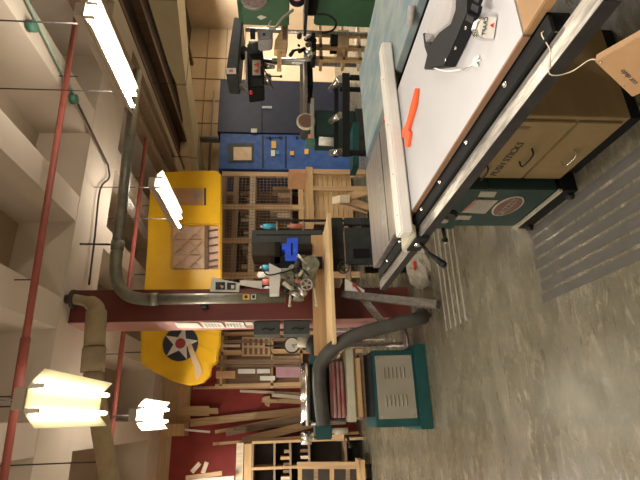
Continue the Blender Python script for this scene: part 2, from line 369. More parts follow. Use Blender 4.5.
# ---- rip fence across the saw
F = T('rip_fence', 'long cream rip fence lying across the white table of the saw', 'fence', (1.4, 2.1, 0.86))
B().box(0.815, 1.965, 0.866, 1.985, 2.055, 0.925).out('fence_beam', 'fence_white', F, bevel=0.008)
B().box(0.86, 2.075, 0.868, 1.90, 2.16, 0.90).out('fence_facing', 'fence_white', F, bevel=0.003)
B().box(0.80, 2.0, 0.842, 0.87, 2.20, 0.866).out('head_bracket', 'cream_metal', F, bevel=0.006)
for x in (0.92, 1.15, 1.45, 1.75):
    B().cyl((x, 2.01, 0.924), (x, 2.01, 0.9265), 0.004, seg=8).out('screw', 'dark_steel', F)
h = B().cyl((0.79, 2.06, 0.81), (0.72, 2.03, 0.775), 0.008); h.cyl((0.725, 2.032, 0.778), (0.665, 2.0, 0.735), 0.009, 0.017); h.ball((0.661, 1.998, 0.732), 0.018)
h.out('lever', 'black_plastic', F)
B().cyl((0.80, 2.06, 0.825), (0.775, 2.06, 0.825), 0.015).out('cam_bolt', 'bright_steel', F)
B().box(0.786, 1.98, 0.785, 0.798, 2.16, 0.85).out('clamp_plate', 'black_paint', F)
tag(B().box(1.62, 2.175, 0.863, 1.70, 2.195, 0.885).box(1.60, 2.172, 0.863, 1.612, 2.20, 0.9).out('featherboard', 'red_plastic', bevel=0.002), 'small red plastic block against the far side of the cream fence', 'block')

# ---- things on the white table
gm = T('blade_guard', 'black saw guard with clear shield tied with white string on the white table', 'blade guard', (1.33, 1.28, 0.86))
pts = [(428, 28), (434, 30), (437, 45), (450, 31), (465, 22), (468, 8), (470, -12), (482, -12), (481, 12), (470, 35), (456, 66), (438, 70), (433, 55)]
def tabz(x, y, z):
    d = RIGHT * ((240 - y) / FPX) + UP_ * (-(x - 320) / FPX) + FW
    return EYE + d * ((z - EYE.z) / d.z)
B().prism([tabz(x, y, 0.862) for x, y in ((434, 70), (456, 67), (470, 38), (481, 13), (482, -14), (469, -14), (468, 10), (463, 24), (450, 33), (440, 46))], (0, 0, 0.045)).out('shroud', 'black_plastic', gm, bevel=0.004)
B().prism([tabz(x, y, 0.862) for x, y in ((438, 70), (441, 62), (434, 34), (428, 33), (430, 48))], (0, 0, 0.025)).out('front_arm', 'black_plastic', gm, bevel=0.004)
B().prism([tabz(x, y, 0.865) for x, y in ((438, 42), (449, 33), (463, 22), (466, 8), (466, -14), (457, -14), (446, 15), (437, 36))], (0, 0, 0.05)).out('clear_shield', 'clear', gm)
for (x, y) in ((475, 8), (466, 28), (456, 48), (446, 60)):
    p = tabz(x, y, 0.905); B().cyl(p, p + Vector((0, 0, 0.004)), 0.006, seg=10).out('screw', 'bright_steel', gm)
for k, (x, y) in enumerate(((474, -4), (473, 6), (468, 17))):
    p = tabz(x, y, 0.905); q = tabz(x + 7, y + 4, 0.905); B().bar(p, q, 0.018, 0.012).out('rib', 'black_plastic', gm)
B().tube([tabz(434, 68, 0.90), tabz(445, 71, 0.911), tabz(458, 70, 0.911), tabz(468, 67, 0.87), tabz(475, 62, 0.866), tabz(479, 56, 0.866), tabz(474, 60, 0.87), tabz(478, 66, 0.866), tabz(472, 64, 0.868), tabz(480, 60, 0.867)], 0.0028, seg=6, sub=6).out('string', 'white_paint', gm, label='white string')
B().ball(tabz(475, 61, 0.868), 0.011, (1.3, 1, 0.5)).out('knot', 'white_paint', gm)

tp = T('tape_measure', 'silver tape measure with printed face lying on the white table', 'tape measure', (1.09, 1.0, 0.86))
c = Vector((1.075, 1.0, 0.861)); ax = (tabz(500, 14, .86) - tabz(497, 34, .86)).normalized(); ay = Vector((-ax.y, ax.x, 0))
if ay.x > 0: ay = -ay
def L2(u, v, z): return c + ax * u + ay * v + Vector((0, 0, z))
prof = [(-0.034, 0), (0.034, 0), (0.034, 0.03), (0.022, 0.056), (-0.004, 0.062), (-0.026, 0.052), (-0.034, 0.03)]
B().prism([L2(u, -0.019, z) for u, z in prof], ay * 0.038).out('case', 'bright_steel', tp, bevel=0.004)
B().prism([L2(u * 0.9, -0.021, 0.004 + z * 0.9) for u, z in prof], ay * 0.003).out('rubber_rim', 'black_plastic', tp)
fc = B().prism([L2(u * 0.82, 0.0195, 0.004 + z * 0.84) for u, z in prof], ay * 0.002).out('face_label', 'paper', tp)
text('printed_name', 'CRAFT', 0.017, L2(0.004, 0.0225, 0.036), -ax, ZD, 'paper_ink', tp)
B().prism([L2(u, 0.0216, z) for u, z in ((0.0, 0.010), (0.014, 0.010), (0.007, 0.022))], ay * 0.001).out('red_mark', 'red_plastic', tp)

ps = B().prism([tabz(x, y, 0.862) for x, y in ((417.5, 88), (419.5, 89), (418, 104), (410.5, 130), (412.5, 133), (410, 147), (406.5, 147), (407.5, 139), (403.5, 137), (404, 130), (408, 124), (413, 104))], (0, 0, 0.012))
tag(ps.out('push_stick', 'safety_orange', bevel=0.002), 'bright orange plastic push stick lying on the white table', 'push stick')

# ---- outfeed table
O = T('outfeed_table', 'blue grey painted outfeed table standing behind the saw', 'table', (2.2, 1.3, 0))
B().prism([(1.765, -0.6, 0.82), (1.80, 2.90, 0.82), (2.60, 2.92, 0.82), (2.66, -0.6, 0.82)], (0, 0, 0.04)).out('tabletop', 'blue_top', O, bevel=0.003)
B().box(1.83, -0.55, 0.70, 1.87, 2.80, 0.82).box(2.53, -0.55, 0.70, 2.57, 2.80, 0.82).box(1.83, 2.76, 0.70, 2.57, 2.80, 0.82).out('apron', 'dark_steel', O)
for x in (1.87, 2.50):
    for y in (-0.45, 2.68): B().box(x, y, 0, x + 0.07, y + 0.07, 0.72).out('leg', 'oldwood_z', O)
# roll of pink and brown things at the gap
tag(B().cyl((1.74, 1.62, 0.88), (1.80, 1.56, 0.88), 0.018).out('sanding_drum', 'plate_tin'), 'small pale sanding drum lying by the edge of the blue table', 'sanding drum')

# ------------------------------------------------------------------ anti-slip strips
for k in range(7):
    x = 0.575 + k * 0.066
    o = B().box(x, 0.2, 0.0, x + 0.047, 2.45 - 0.015 * (k % 3), 0.0025).out('anti_slip_strip', 'strip')
    tag(o, 'worn dark anti-slip strip on the floor running along the table saw', 'floor strip', 'wide floor strips beside the saw')
for k in range(5):
    y = 3.56 + k * 0.115
    o = B().box(0.70, y, 0, 2.3, y + 0.028, 0.002).out('anti_slip_strip', 'strip_thin')
    tag(o, 'narrow grey anti-slip strip on the floor beyond the saw rail end', 'floor strip', 'narrow floor strips beyond the saw')

# ------------------------------------------------------------------ planer
P = T('thickness_planer', 'dark teal thickness planer with a grey louvred panel on its cabinet', 'planer', (0.27, 5.05, 0))
B().box(-0.13, 4.72, 0, 0.69, 5.40, 0.125).out('plinth', 'teal', P, bevel=0.008)
B().box(-0.10, 4.76, 0.125, 0.64, 5.36, 0.56).out('cabinet', 'teal', P, bevel=0.008)
vp = B().box(-0.025, 4.752, 0.145, 0.585, 4.762, 0.53).out('vent_panel', 'vent_grey', P, bevel=0.003, label='grey louvred panel')
for xa in (0.09, 0.36):
    for k in range(6):
        z = 0.225 + k * 0.041
        B().prism([(xa, 4.753, z), (xa + 0.105, 4.753, z), (xa + 0.105, 4.738, z + 0.018), (xa, 4.738, z + 0.018)], (0, 0.003, 0.004)).prism([(xa, 4.738, z + 0.018), (xa + 0.105, 4.738, z + 0.018), (xa + 0.105, 4.753, z + 0.026), (xa, 4.753, z + 0.026)], (0, 0.002, 0.002)).out('louvre', 'vent_grey', vp)
for z in (0.18, 0.50):
    for x in (0.0, 0.56): B().ball((x, 4.75, z), 0.008, (1, .5, 1)).out('screw', 'steel', vp)
B().box(0.0, 4.80, 0.56, 0.60, 5.32, 0.66).out('bed_base', 'dark_grey', P)
B().box(-0.02, 4.70, 0.66, 0.60, 5.36, 0.70).out('lower_slab', 'brown_z', P)
B().box(0.0, 4.66, 0.70, 0.56, 5.36, 0.765).out('bed', 'pine_x', P, bevel=0.006)
B().box(-0.04, 4.60, 0.775, 0.66, 5.40, 0.85).out('bed_table', 'cream_metal', P, bevel=0.008)
B().box(0.0, 4.74, 0.855, 0.52, 5.2, 1.0).out('head', 'planer_red', P, bevel=0.01, label='red and pink cutter head cover')
for z in (0.885, 0.925, 0.965): B().cyl((0.0, 4.71, z), (0.53, 4.71, z), 0.016).out('roller', 'planer_red', P)
for x in (-0.03, 0.55): B().cyl((x, 4.86, 0.85), (x, 4.86, 1.2), 0.03).out('post', 'steel', P)
B().box(-0.03, 4.80, 1.0, 0.58, 5.2, 1.20).out('hood', 'black_paint', P, bevel=0.02)
for k in range(3):
    B().cyl((-0.06, 4.74 + k * 0.09, 1.24 + k * 0.012), (0.52, 4.74 + k * 0.09, 1.24 + k * 0.012), 0.026).out('return_roller', 'bright_steel', P)
B().box(-0.06, 4.72, 1.205, -0.035, 4.98, 1.29).out('roller_bracket', 'dark_steel', P)
B().box(0.50, 4.72, 1.205, 0.525, 4.98, 1.29).out('roller_bracket', 'dark_steel', P)
B().box(-0.19, 4.76, 1.0, -0.05, 5.05, 1.16).out('motor_box', 'teal', P, bevel=0.01)
B().cyl((-0.12, 4.8, 0.84), (-0.12, 4.8, 1.0), 0.03).out('gear_housing', 'cream_metal', P)
B().cyl((-0.16, 4.76, 0.86), (-0.24, 4.74, 0.83), 0.012).ball((-0.25, 4.74, 0.83), 0.022).out('height_crank', 'black_plastic', P)
B().cyl((-0.17, 4.78, 1.30), (-0.17, 4.78, 1.20), 0.06, seg=20).cyl((-0.17, 4.78, 1.16), (-0.17, 4.78, 1.2), 0.015).out('hand_wheel', 'bright_steel', P)
B().box(0.52, 4.76, 1.05, 0.60, 4.95, 1.20).out('switch_box', 'teal', P)

hs = [(-0.06, 4.63, 1.09), (0.15, 4.63, 1.11), (0.34, 4.62, 1.12), (0.50, 4.60, 1.10), (0.64, 4.52, 0.98), (0.74, 4.44, 0.78), (0.80, 4.40, 0.55), (0.85, 4.36, 0.30), (0.89, 4.36, 0.12), (0.95, 4.48, 0.075)]
tag(B().tube(hs, 0.068, seg=18, sub=14, ridges=0.035).out('dust_hose', 'rubber'), 'thick black ribbed dust hose curving from the planer down to the floor', 'hose')
# leaning dusty post, arrow block, sack, broken piece
tag(B().bar((1.21, 4.66, 0.83), (0.945, 4.04, 0.045), 0.10, 0.075, (1, 0, 0)).out('dusty_post', 'dusty_wood', bevel=0.004), 'dusty dark grey wooden post leaning in front of the red column', 'post')
ab = T('arrow_block', 'small white wedge with a red arrow on the top of the leaning dusty post', 'block', tuple(at(348, 287, 4.6)))
B().prism([at(x, y, 4.60) for x, y in ((345, 278.5), (364.5, 290), (364.5, 296), (345, 294.5))], (0, 0.05, 0)).out('wedge', 'white_paint', ab)
B().prism([at(x, y, 4.585) for x, y in ((352, 282), (357, 283.5), (355.8, 284.7), (361.8, 292.0), (360.4, 293.6), (354.2, 286.2), (352.8, 287.2))], (0, 0.004, 0)).out('arrow', 'roundel_red', ab, label='red arrow')
tag(B().bar((1.20, 4.75, 0.62), (0.80, 4.55, 0.40), 0.07, 0.02, (0, 1, 0)).out('metal_strip', 'steel'), 'thin pale metal strip lying behind the black dust hose', 'strip')
sk = T('sawdust_sack', 'pale crumpled sack on the floor behind the end of the saw rail', 'sack', (1.42, 4.42, 0))
bg = B(); rings = []
for i, (z, r) in enumerate(((0, 0.20), (0.03, 0.22), (0.07, 0.21), (0.10, 0.19), (0.13, 0.15), (0.15, 0.10), (0.165, 0.04))):
    ring = []
    for t in range(22):
        q = r * (1 + (0.16 if i else 0.05) * (rnd.random() - 0.5) + 0.10 * math.sin(t * 1.7 + i)); a_ = t * math.pi / 11
        ring.append(bg.bm.verts.new((1.42 + math.cos(a_) * q, 4.42 + math.sin(a_) * q * 0.85, z + (0.03 * rnd.random() if i else 0))))
    rings.append(ring)
for A, D in zip(rings, rings[1:]):
    for k in range(22): bg.bm.faces.new((A[k], A[(k + 1) % 22], D[(k + 1) % 22], D[k]))
bg.bm.faces.new(rings[0][::-1]); bg.bm.faces.new(rings[-1])
bg.out('sack_body', 'sack', sk)
B().box(1.36, 4.25, 0.145, 1.44, 4.30, 0.16).out('red_print', 'red_plastic', sk)

# ------------------------------------------------------------------ radial arm saw (centre)
A = T('radial_arm_saw', 'dark radial arm saw with a long pine table, in the middle of the room', 'radial arm saw', (1.6, 4.9, 0))
B().box(0.66, 4.36, 0.965, 2.02, 4.98, 0.998).out('saw_table', 'pine_light', A, bevel=0.002)
B().box(0.52, 4.985, 0.965, 2.02, 5.02, 1.135).out('table_fence', 'pine_dark', A, bevel=0.002)
st = B(); st.box(1.60, 4.66, 0.80, 2.10, 5.08, 0.96).box(1.55, 4.66, 0.38, 1.98, 4.70, 0.78).box(2.02, 4.66, 0.30, 2.10, 4.72, 0.78)
st.out('stand', 'dark_grey', A, bevel=0.005)
for x, y in ((1.62, 4.70), (2.15, 4.70), (1.62, 5.1), (2.15, 5.1)):
    B().bar((x, y, 0.5), (x + (0.06 if x > 1.8 else 0.0), y, 0.0), 0.06, 0.06).out('leg', 'black_paint', A)
def wheel(c, r, name, m, par, ax=(0, 1, 0)):
    c = Vector(c); b = B(); a = Vector(ax).normalized(); u = a.orthogonal().normalized(); v = a.cross(u)
    pts = [c + (u * math.cos(2 * math.pi * i / 24) + v * math.sin(2 * math.pi * i / 24)) * r for i in range(25)]
    b.tube(pts, r * 0.13, seg=8, sub=1)
    for k in range(5):
        t = 2 * math.pi * k / 5; b.bar(c, c + (u * math.cos(t) + v * math.sin(t)) * r, r * 0.2, r * 0.15, a)
    b.cyl(c - a * r * .2, c + a * r * .2, r * 0.28); b.out(name, m, par)
wheel((1.49, 4.60, 0.83), 0.062, 'hand_wheel', 'slate', A)
B().cyl((1.49, 4.60, 0.83), (1.53, 4.68, 0.83), 0.014).out('wheel_shaft', 'steel', A)
B().box(1.62, 4.645, 0.52, 1.72, 4.665, 0.70).out('stand_opening', 'black_paint', A)
B().box(1.93, 5.05, 0.99, 2.11, 5.40, 1.83).out('upright_housing', 'slate', A, bevel=0.008)
B().box(2.04, 5.045, 1.05, 2.052, 5.055, 1.78).out('housing_seam', 'black_paint', A)
B().box(1.76, 4.98, 1.45, 1.93, 5.30, 1.82).out('motor_cover', 'umber', A, bevel=0.008, label='dark brown motor cover')
B().cyl((1.85, 5.0, 1.13), (1.85, 5.0, 1.45), 0.07).out('spindle_column', 'dark_steel', A)
hd = B().cyl((1.52, 4.85, 1.30), (1.20, 4.85, 1.30), 0.075, 0.06).cyl((1.5, 4.8, 1.22), (1.5, 4.8, 1.58), 0.05).box(1.30, 4.75, 1.35, 1.46, 4.95, 1.44).ball((1.47, 4.78, 1.20), 0.10).cyl((1.38, 4.78, 1.12), (1.38, 4.78, 1.36), 0.055, 0.035)
hd.out('cutter_head', 'olive_cast', A)
B().cyl((1.56, 4.72, 1.17), (1.56, 4.68, 1.17), 0.095, seg=24).cyl((1.56, 4.68, 1.17), (1.56, 4.665, 1.17), 0.05).out('blade_guard', 'olive_cast', A)
wheel((1.33, 4.68, 1.22), 0.06, 'feed_wheel', 'steel', A)
B().cyl((1.30, 4.7, 1.14), (1.12, 4.68, 1.12), 0.011).ball((1.11, 4.68, 1.12), 0.02).out('lever', 'cream_metal', A)
B().cyl((1.12, 4.7, 1.40), (1.24, 4.7, 1.39), 0.012).ball((1.11, 4.7, 1.40), 0.018).out('lever', 'cream_metal', A)
B().prism([at(x, y, 4.7) for x, y in ((269, 263), (281, 269), (279, 293.5), (269.5, 294))], (0, 0.12, 0)).out('arm_cap', 'fence_white', A, label='cream end cap')
B().box(1.40, 4.72, 1.50, 1.50, 4.80, 1.56).box(1.36, 4.71, 1.28, 1.40, 4.74, 1.34).out('stop_collar', 'can_red', A)
hr = random.Random(11)
for k in range(16):
    p = at(hr.uniform(283, 311), hr.uniform(264, 300), 4.66 + hr.uniform(0, .1)); q = p + Vector((hr.uniform(-.12, .12), hr.uniform(-.05, .05), hr.uniform(-.1, .1)))
    B().cyl(p, q, hr.uniform(0.012, 0.035), seg=12).out('fitting', ('olive_cast', 'steel', 'dark_steel', 'cream_metal', 'olive_cast', 'umber')[k % 6], A)
B().tube([at(262, 268, 4.8), at(268, 275, 4.7), at(284, 272, 4.66), at(300, 268, 4.66), at(309, 276, 4.66)], 0.008, sub=5, seg=8).out('power_cord', 'black_plastic', A)
B().box(1.60, 4.9, 1.02, 1.72, 5.0, 1.60).box(1.64, 4.9, 1.5, 1.90, 5.0, 1.56).out('arm_bracket', 'black_paint', A)
bb = T('blue_case', 'bright blue plastic case beside the dark brown cover of the radial arm saw', 'case', (1.73, 4.9, 1.25))
B().prism([at(x, y, 4.88) for x, y in ((287, 238), (298, 237.5), (298, 261), (285, 261), (285, 250), (282, 250), (282, 243), (287, 244))], (0, 0.14, 0)).out('shell', 'cobalt', bb, bevel=0.004)
B().prism([at(x, y, 4.87) for x, y in ((291, 243), (292.5, 243), (292.5, 255), (291, 255))], (0, 0.012, 0)).out('latch', 'black_plastic', bb)

# ---- shelf of cans behind it
K = T('steel_shelf', 'steel shelving holding cans behind the radial arm saw', 'shelf', (2.1, 6.3, 0))
for z in (0.5, 1.15, 1.535): B().box(1.62, 6.1, z, 2.72, 6.5, z + 0.022).out('shelf_board', 'oldwood_x', K)
for x in (1.62, 2.69):
    for y in (6.1, 6.47): B().box(x, y, 0, x + 0.03, y + 0.03, 1.56).out('post', 'dark_steel', K)
for zz in (1.172, 1.557):
    for i in range(10):
        x = 1.70 + i * 0.105; tall = (i * 7) % 3 == 2; hh = 0.24 if tall else 0.15 + 0.03 * (i % 2)
        mm = ('can_red', 'white_paint', 'paper', 'can_red', 'cyan', 'white_paint')[(i * 5 + (zz > 1.2)) % 6]
        upper = 'upper' if zz > 1.3 else 'lower'
        o = T('bottle' if tall else 'paint_can', '', 'bottle' if tall else 'can', (x, 6.2, zz), 'cans and bottles on the steel shelf')
        o['label'] = ('taller bottle on the %s board of the steel shelf behind the radial arm saw' if tall else 'small painted can on the %s board of the steel shelf behind the saw') % upper
        o['group'] = ('bottles' if tall else 'cans') + ' on the %s board of the steel shelf' % upper
        B().cyl((x, 6.2, zz), (x, 6.2, zz + hh), 0.042, seg=14).cyl((x, 6.2, zz + hh), (x, 6.2, zz + hh + .02), 0.042, 0.015, seg=14).out('can_body', mm, o)
        B().cyl((x, 6.2, zz + hh + .018), (x, 6.2, zz + hh + 0.045), 0.016, seg=10).out('cap', 'white_paint' if i % 2 else 'can_red', o)

# ------------------------------------------------------------------ column furniture
def sheet(name, pts, th, m, par): return B().prism(pts, th).out(name, m, par)
for k, (z1, z0, ya, yb, lab) in enumerate(((2.68, 2.40, 5.14, 5.44, 'blank white paper taped highest on the lit side of the red column'),
                                   (2.39, 2.14, 5.14, 5.46, 'middle printed sheet taped to the lit side of the red column'),
                                   (2.13, 1.90, 5.13, 5.48, 'lowest of the white sheets taped to the side of the red column'))):
    o = T('paper_notice', lab, 'notice', (1.035, 5.3, z0))
    B().prism([(1.030, ya, z0 + .01), (1.030, yb, z0), (1.036, yb + .01, z1), (1.036, ya - .01, z1 - 0.02)], (-0.003, 0, 0)).out('sheet', 'paper', o)
    if k: 
        for r_ in range(5): B().box(1.0245, ya + 0.04, z0 + 0.05 + r_ * 0.035, 1.026, yb - 0.05 - 0.03 * (r_ % 2), z0 + 0.058 + r_ * 0.035).out('printed_line', 'grey_motor', o)
o = T('paper_notice', 'small cream note just above the grey switch boxes on the column', 'notice', (1.035, 5.2, 1.80))
B().box(1.026, 5.14, 1.81, 1.032, 5.30, 1.89).out('sheet', 'paper', o)
for k, (z0, z1, lab) in enumerate(((1.50, 1.79, 'upper grey green switch box on the side of the red column'), (1.17, 1.46, 'lower grey green switch box on the side of the red column'))):
    o = T('switch_box', lab, 'switch box', (0.98, 5.2, z0))
    B().box(0.885, 5.11, z0, 1.032, 5.34, z1).out('enclosure', 'slate', o, bevel=0.006)
    B().box(0.90, 5.103, z0 + 0.02, 1.02, 5.11, z1 - 0.02).out('cover', 'slate', o)
    B().tube([(0.95, 5.098, z0 + 0.06), (0.93, 5.085, z0 + 0.1), (0.95, 5.085, z0 + 0.16), (0.93, 5.098, z0 + 0.2)], 0.006, sub=3, seg=8).out('switch_handle', 'black_plastic', o)
o = T('photo_notice', 'white sheet with two dark photographs fixed to the right edge of the column', 'notice', (1.45, 5.1, 1.9))
fr = [at(x, y, 5.08) for x, y in ((212, 277.5), (240, 283), (239, 292), (210, 291.5))]
sheet('sheet', fr, (0, 0.006, 0), 'paper', o)
sheet('photograph', [at(x, y, 5.07) for x, y in ((215.5, 282), (225, 282), (225, 289.5), (215.5, 289.5))], (0, 0.006, 0), 'paper_ink', o)
sheet('photograph', [at(x, y, 5.07) for x, y in ((227, 282.5), (235.5, 283), (235.5, 289.5), (227, 289.5))], (0, 0.006, 0), 'paper_ink', o)
sheet('photo_detail', [at(x, y, 5.066) for x, y in ((220, 285), (224, 286), (222, 289))], (0, 0.003, 0), 'rib_wood', o)
sheet('photo_detail', [at(x, y, 5.066) for x, y in ((231, 285), (234.5, 285), (234, 288.5), (231, 288.5))], (0, 0.003, 0), 'paper', o)
o = T('hanging_sheet', 'blank cream sheet hanging between the photo notice and the saw head', 'paper', (1.4, 5.1, 1.5))
sheet('sheet', [at(x, y, 5.10) for x, y in ((240, 280), (262, 281), (262, 289), (240, 285))], (0, 0.004, 0), 'paper', o)

# ------------------------------------------------------------------ pipes
gp = T('exhaust_pipe', 'thick dull galvanised pipe bending down the front of the red column', 'pipe', (1.25, 4.93, 1.45))
B().tube([(4.3, 4.93, 3.36), (3.0, 4.93, 3.335), (1.75, 4.93, 3.30)], 0.062, seg=18, sub=1).out('horizontal_run', 'galv', gp)
B().tube([(1.80, 4.93, 3.302), (1.60, 4.93, 3.29), (1.42, 4.93, 3.24), (1.30, 4.93, 3.13), (1.255, 4.93, 2.98), (1.25, 4.93, 2.85)], 0.066, seg=18, sub=6).out('elbow', 'galv', gp)
B().cyl((1.25, 4.93, 2.88), (1.25, 4.93, 1.44), 0.058, seg=20).out('vertical_run', 'galv', gp)
B().cyl((1.25, 4.93, 2.90), (1.25, 4.93, 2.80), 0.07, seg=20).out('coupling', 'galv', gp)
B().cyl((1.82, 4.93, 3.303), (1.92, 4.93, 3.305), 0.07, seg=20).out('coupling', 'galv', gp)
B().box(1.17, 4.95, 2.30, 1.22, 5.12, 2.36).out('clamp', 'dark_steel', gp)
B().box(1.222, 4.866, 1.83, 1.278, 4.872, 1.90).out('sticker', 'yellow_tape', gp, label='yellow sticker')
B().box(1.222, 4.866, 1.76, 1.278, 4.872, 1.81).out('sticker', 'paper', gp)
B().cyl((1.25, 4.862, 1.865), (1.25, 4.866, 1.865), 0.018).box(1.232, 4.862, 1.77, 1.268, 4.866, 1.80).out('sticker_print', 'paper_ink', gp)

cp = T('insulated_pipe', 'fat cream insulated pipe running left from the top of the column', 'pipe', (0.6, 4.7, 3.2))
fl = at(74, 299, 4.98)
B().cyl((fl.x, 4.98, fl.z + 0.02), (fl.x, 4.98, fl.z - 0.01), 0.10, seg=20).cyl((fl.x, 4.98, 3.79), (fl.x, 4.98, fl.z), 0.05).out('flange', 'rod_dark', cp)
e1_ = at(84, 301, 4.92); e2_ = at(92, 303, 4.82); e3_ = at(97, 308, 4.7); e4_ = at(97, 318, 4.65)
B().tube([(fl.x, 4.98, fl.z), e1_, at(90, 302, 4.86)], 0.055, seg=16).out('riser', 'insul', cp)
B().tube([e2_ + Vector((0, 0.06, 0.03)), e2_, e3_, e4_], 0.072, seg=18).out('elbow', 'insul', cp)
qs = [at(96.5, 312, 4.66), at(94.5, 348, 4.6), at(92.5, 372, 4.6), at(95, 385, 4.6), at(101, 430, 4.6), at(110, 482, 4.6)]
B().cyl(qs[0], qs[1], 0.098, seg=20).out('sleeve', 'insul', cp)
B().cyl(qs[1], qs[2], 0.106, seg=20).out('sleeve', 'insul', cp)
B().tube([qs[2], qs[3], qs[4], qs[5], qs[5] + (qs[5] - qs[4]) * 2], 0.082, seg=18, sub=1).out('pipe_run', 'insul', cp)
for t_ in (0.1, 0.8):
    q = qs[3].lerp(qs[5], t_); B().cyl((q.x, q.y, q.z + 0.07), (q.x, q.y, 4.3), 0.006, seg=8).out('hanger_rod', 'rod_dark', cp)

rp = T('sprinkler_pipe', 'thin red sprinkler pipe crossing the ceiling nearest the camera', 'pipe', (2, 4, 3.6))
B().cyl((5.2, 4.0, 3.78), (-2.6, 4.0, 3.46), 0.030, seg=14).out('pipe_run', 'pipe_red', rp)
B().cyl((0.70, 4.0, 3.596), (0.20, 4.0, 3.575), 0.038, seg=14).out('coupling', 'pipe_red', rp)
for x in (3.4, 1.2): B().cyl((x, 4.0, 3.60), (x, 4.0, 4.35), 0.006, seg=8).out('hanger_rod', 'rod_dark', rp)
rp = T('sprinkler_pipe', 'second red sprinkler pipe farther off, in front of the yellow wing', 'pipe', (2, 6.5, 3.6))
B().cyl((4.3, 6.5, 3.66), (-2.6, 6.5, 3.62), 0.032, seg=14).out('pipe_run', 'pipe_red', rp)
for x in (3.6, 0.9): B().cyl((x, 6.5, 3.64), (x, 6.5, 4.35), 0.006, seg=8).out('hanger_rod', 'rod_dark', rp)
# green conduit on the joist, with round boxes
gc = T('electrical_conduit', 'thin pale green conduit with round junction boxes along the ceiling', 'conduit', (3.3, 4, 3.7))
a1 = tabz(17, -20, 3.74); a2 = tabz(72, 92, 3.74); a3 = tabz(108, 165, 3.74)
B().tube([a1, a2], 0.016, sub=1, seg=10).out('conduit_run', 'conduit_green', gc)
B().tube([a2, a3], 0.013, sub=1, seg=10).out('conduit_run', 'rod_dark', gc, label='dark end of the conduit')
B().tube([a3, tabz(109, 178, 3.74), tabz(100, 190, 3.74), tabz(95, 235, 3.74), tabz(89, 285, 3.74)], 0.012, sub=4, seg=8).out('conduit_run', 'rod_dark', gc)
for x, y in ((32, 26), (74, 99)):
    p = tabz(x, y, 3.74); B().cyl(p - Vector((0, 0, 0.03)), p + Vector((0, 0, 0.035)), 0.055, seg=18).out('junction_box', 'jbox_green', gc)
B().box(a2.x + 0.1, 2.2, 3.79, a2.x + 0.14, 5.2, 3.80).out('backing_strip', 'white_paint', gc)
for x, y, z1 in ((80, 244, 3.8), (100, 244, 3.1)): pass
tag(B().cyl(tabz(80, 244, 3.74), at(113, 244.5, 4.99), 0.012, seg=8).out('hanger_rod', 'rod_dark'), 'dark thin hanger rod holding the galvanised pipe from the ceiling', 'rod')
# tan duct on the right
D = T('air_duct', 'large square tan air duct running away under the dark ceiling', 'duct', (5.6, 6, 3.4))
def dq(y, xa, xb, Y, h): pass
r1 = [tabz(147, 0, 3.35), tabz(176, 0, 3.35)]; r2 = [tabz(181, 87, 3.35), tabz(191.5, 87, 3.35)]; r3 = [tabz(193, 158, 3.35), tabz(205, 158, 3.35)]
def ductseg(xa0, xb0, ya, xa1, xb1, yb, z=3.35, h=0.42):
    b = B(); vs = [b.bm.verts.new(v) for v in ((xa0, ya, z), (xb0, ya, z), (xb1, yb, z), (xa1, yb, z), (xa0, ya, z + h), (xb0, ya, z + h), (xb1, yb, z + h), (xa1, yb, z + h))]
    for f in ((0, 3, 2, 1), (4, 5, 6, 7), (0, 1, 5, 4), (1, 2, 6, 5), (2, 3, 7, 6), (3, 0, 4, 7)): b.bm.faces.new([vs[i] for i in f])
    return b
def dseg(a, b_, nm):
    (xa, xb, y, h), (xc, xd, y2, h2) = a, b_
    b = B(); vs = [b.bm.verts.new(v) for v in ((xa, y, 3.2), (xb, y, 3.2), (xd, y2, 3.2), (xc, y2, 3.2), (xa, y, 3.2 + h), (xb, y, 3.2 + h), (xd, y2, 3.2 + h2), (xc, y2, 3.2 + h2))]
    for f in ((0, 3, 2, 1), (4, 5, 6, 7), (0, 1, 5, 4), (1, 2, 6, 5), (2, 3, 7, 6), (3, 0, 4, 7)): b.bm.faces.new([vs[i] for i in f])
    b.out(nm, 'duct_tan', D)
q_ = [(7.05, 8.15, 5.0, 0.60), (6.53, 7.55, 5.76, 0.47), (5.90, 6.65, 6.60, 0.26), (5.72, 6.39, 6.86, 0.17), (5.07, 5.68, 8.3, 0.14), (4.7, 5.3, 9.2, 0.13)]
for k, nm in enumerate(('wide_section', 'wide_section', 'reducer', 'narrow_section', 'narrow_section')): dseg(q_[k], q_[k + 1], nm)
for k in (1, 3, 4):
    xa, xb, y, h = q_[k]; B().box(xa - 0.01, y - 0.012, 3.192, xb + 0.01, y + 0.012, 3.2 + h + 0.01).out('seam_flange', 'insul', D)
for k in (1, 3, 4):
    xa, xb, y, h = q_[k]
    B().cyl((xa + 0.02, y, 3.2 + h), (xa + 0.02, y, 3.95), 0.008, seg=8).out('hanger_rod', 'rod_dark', D)
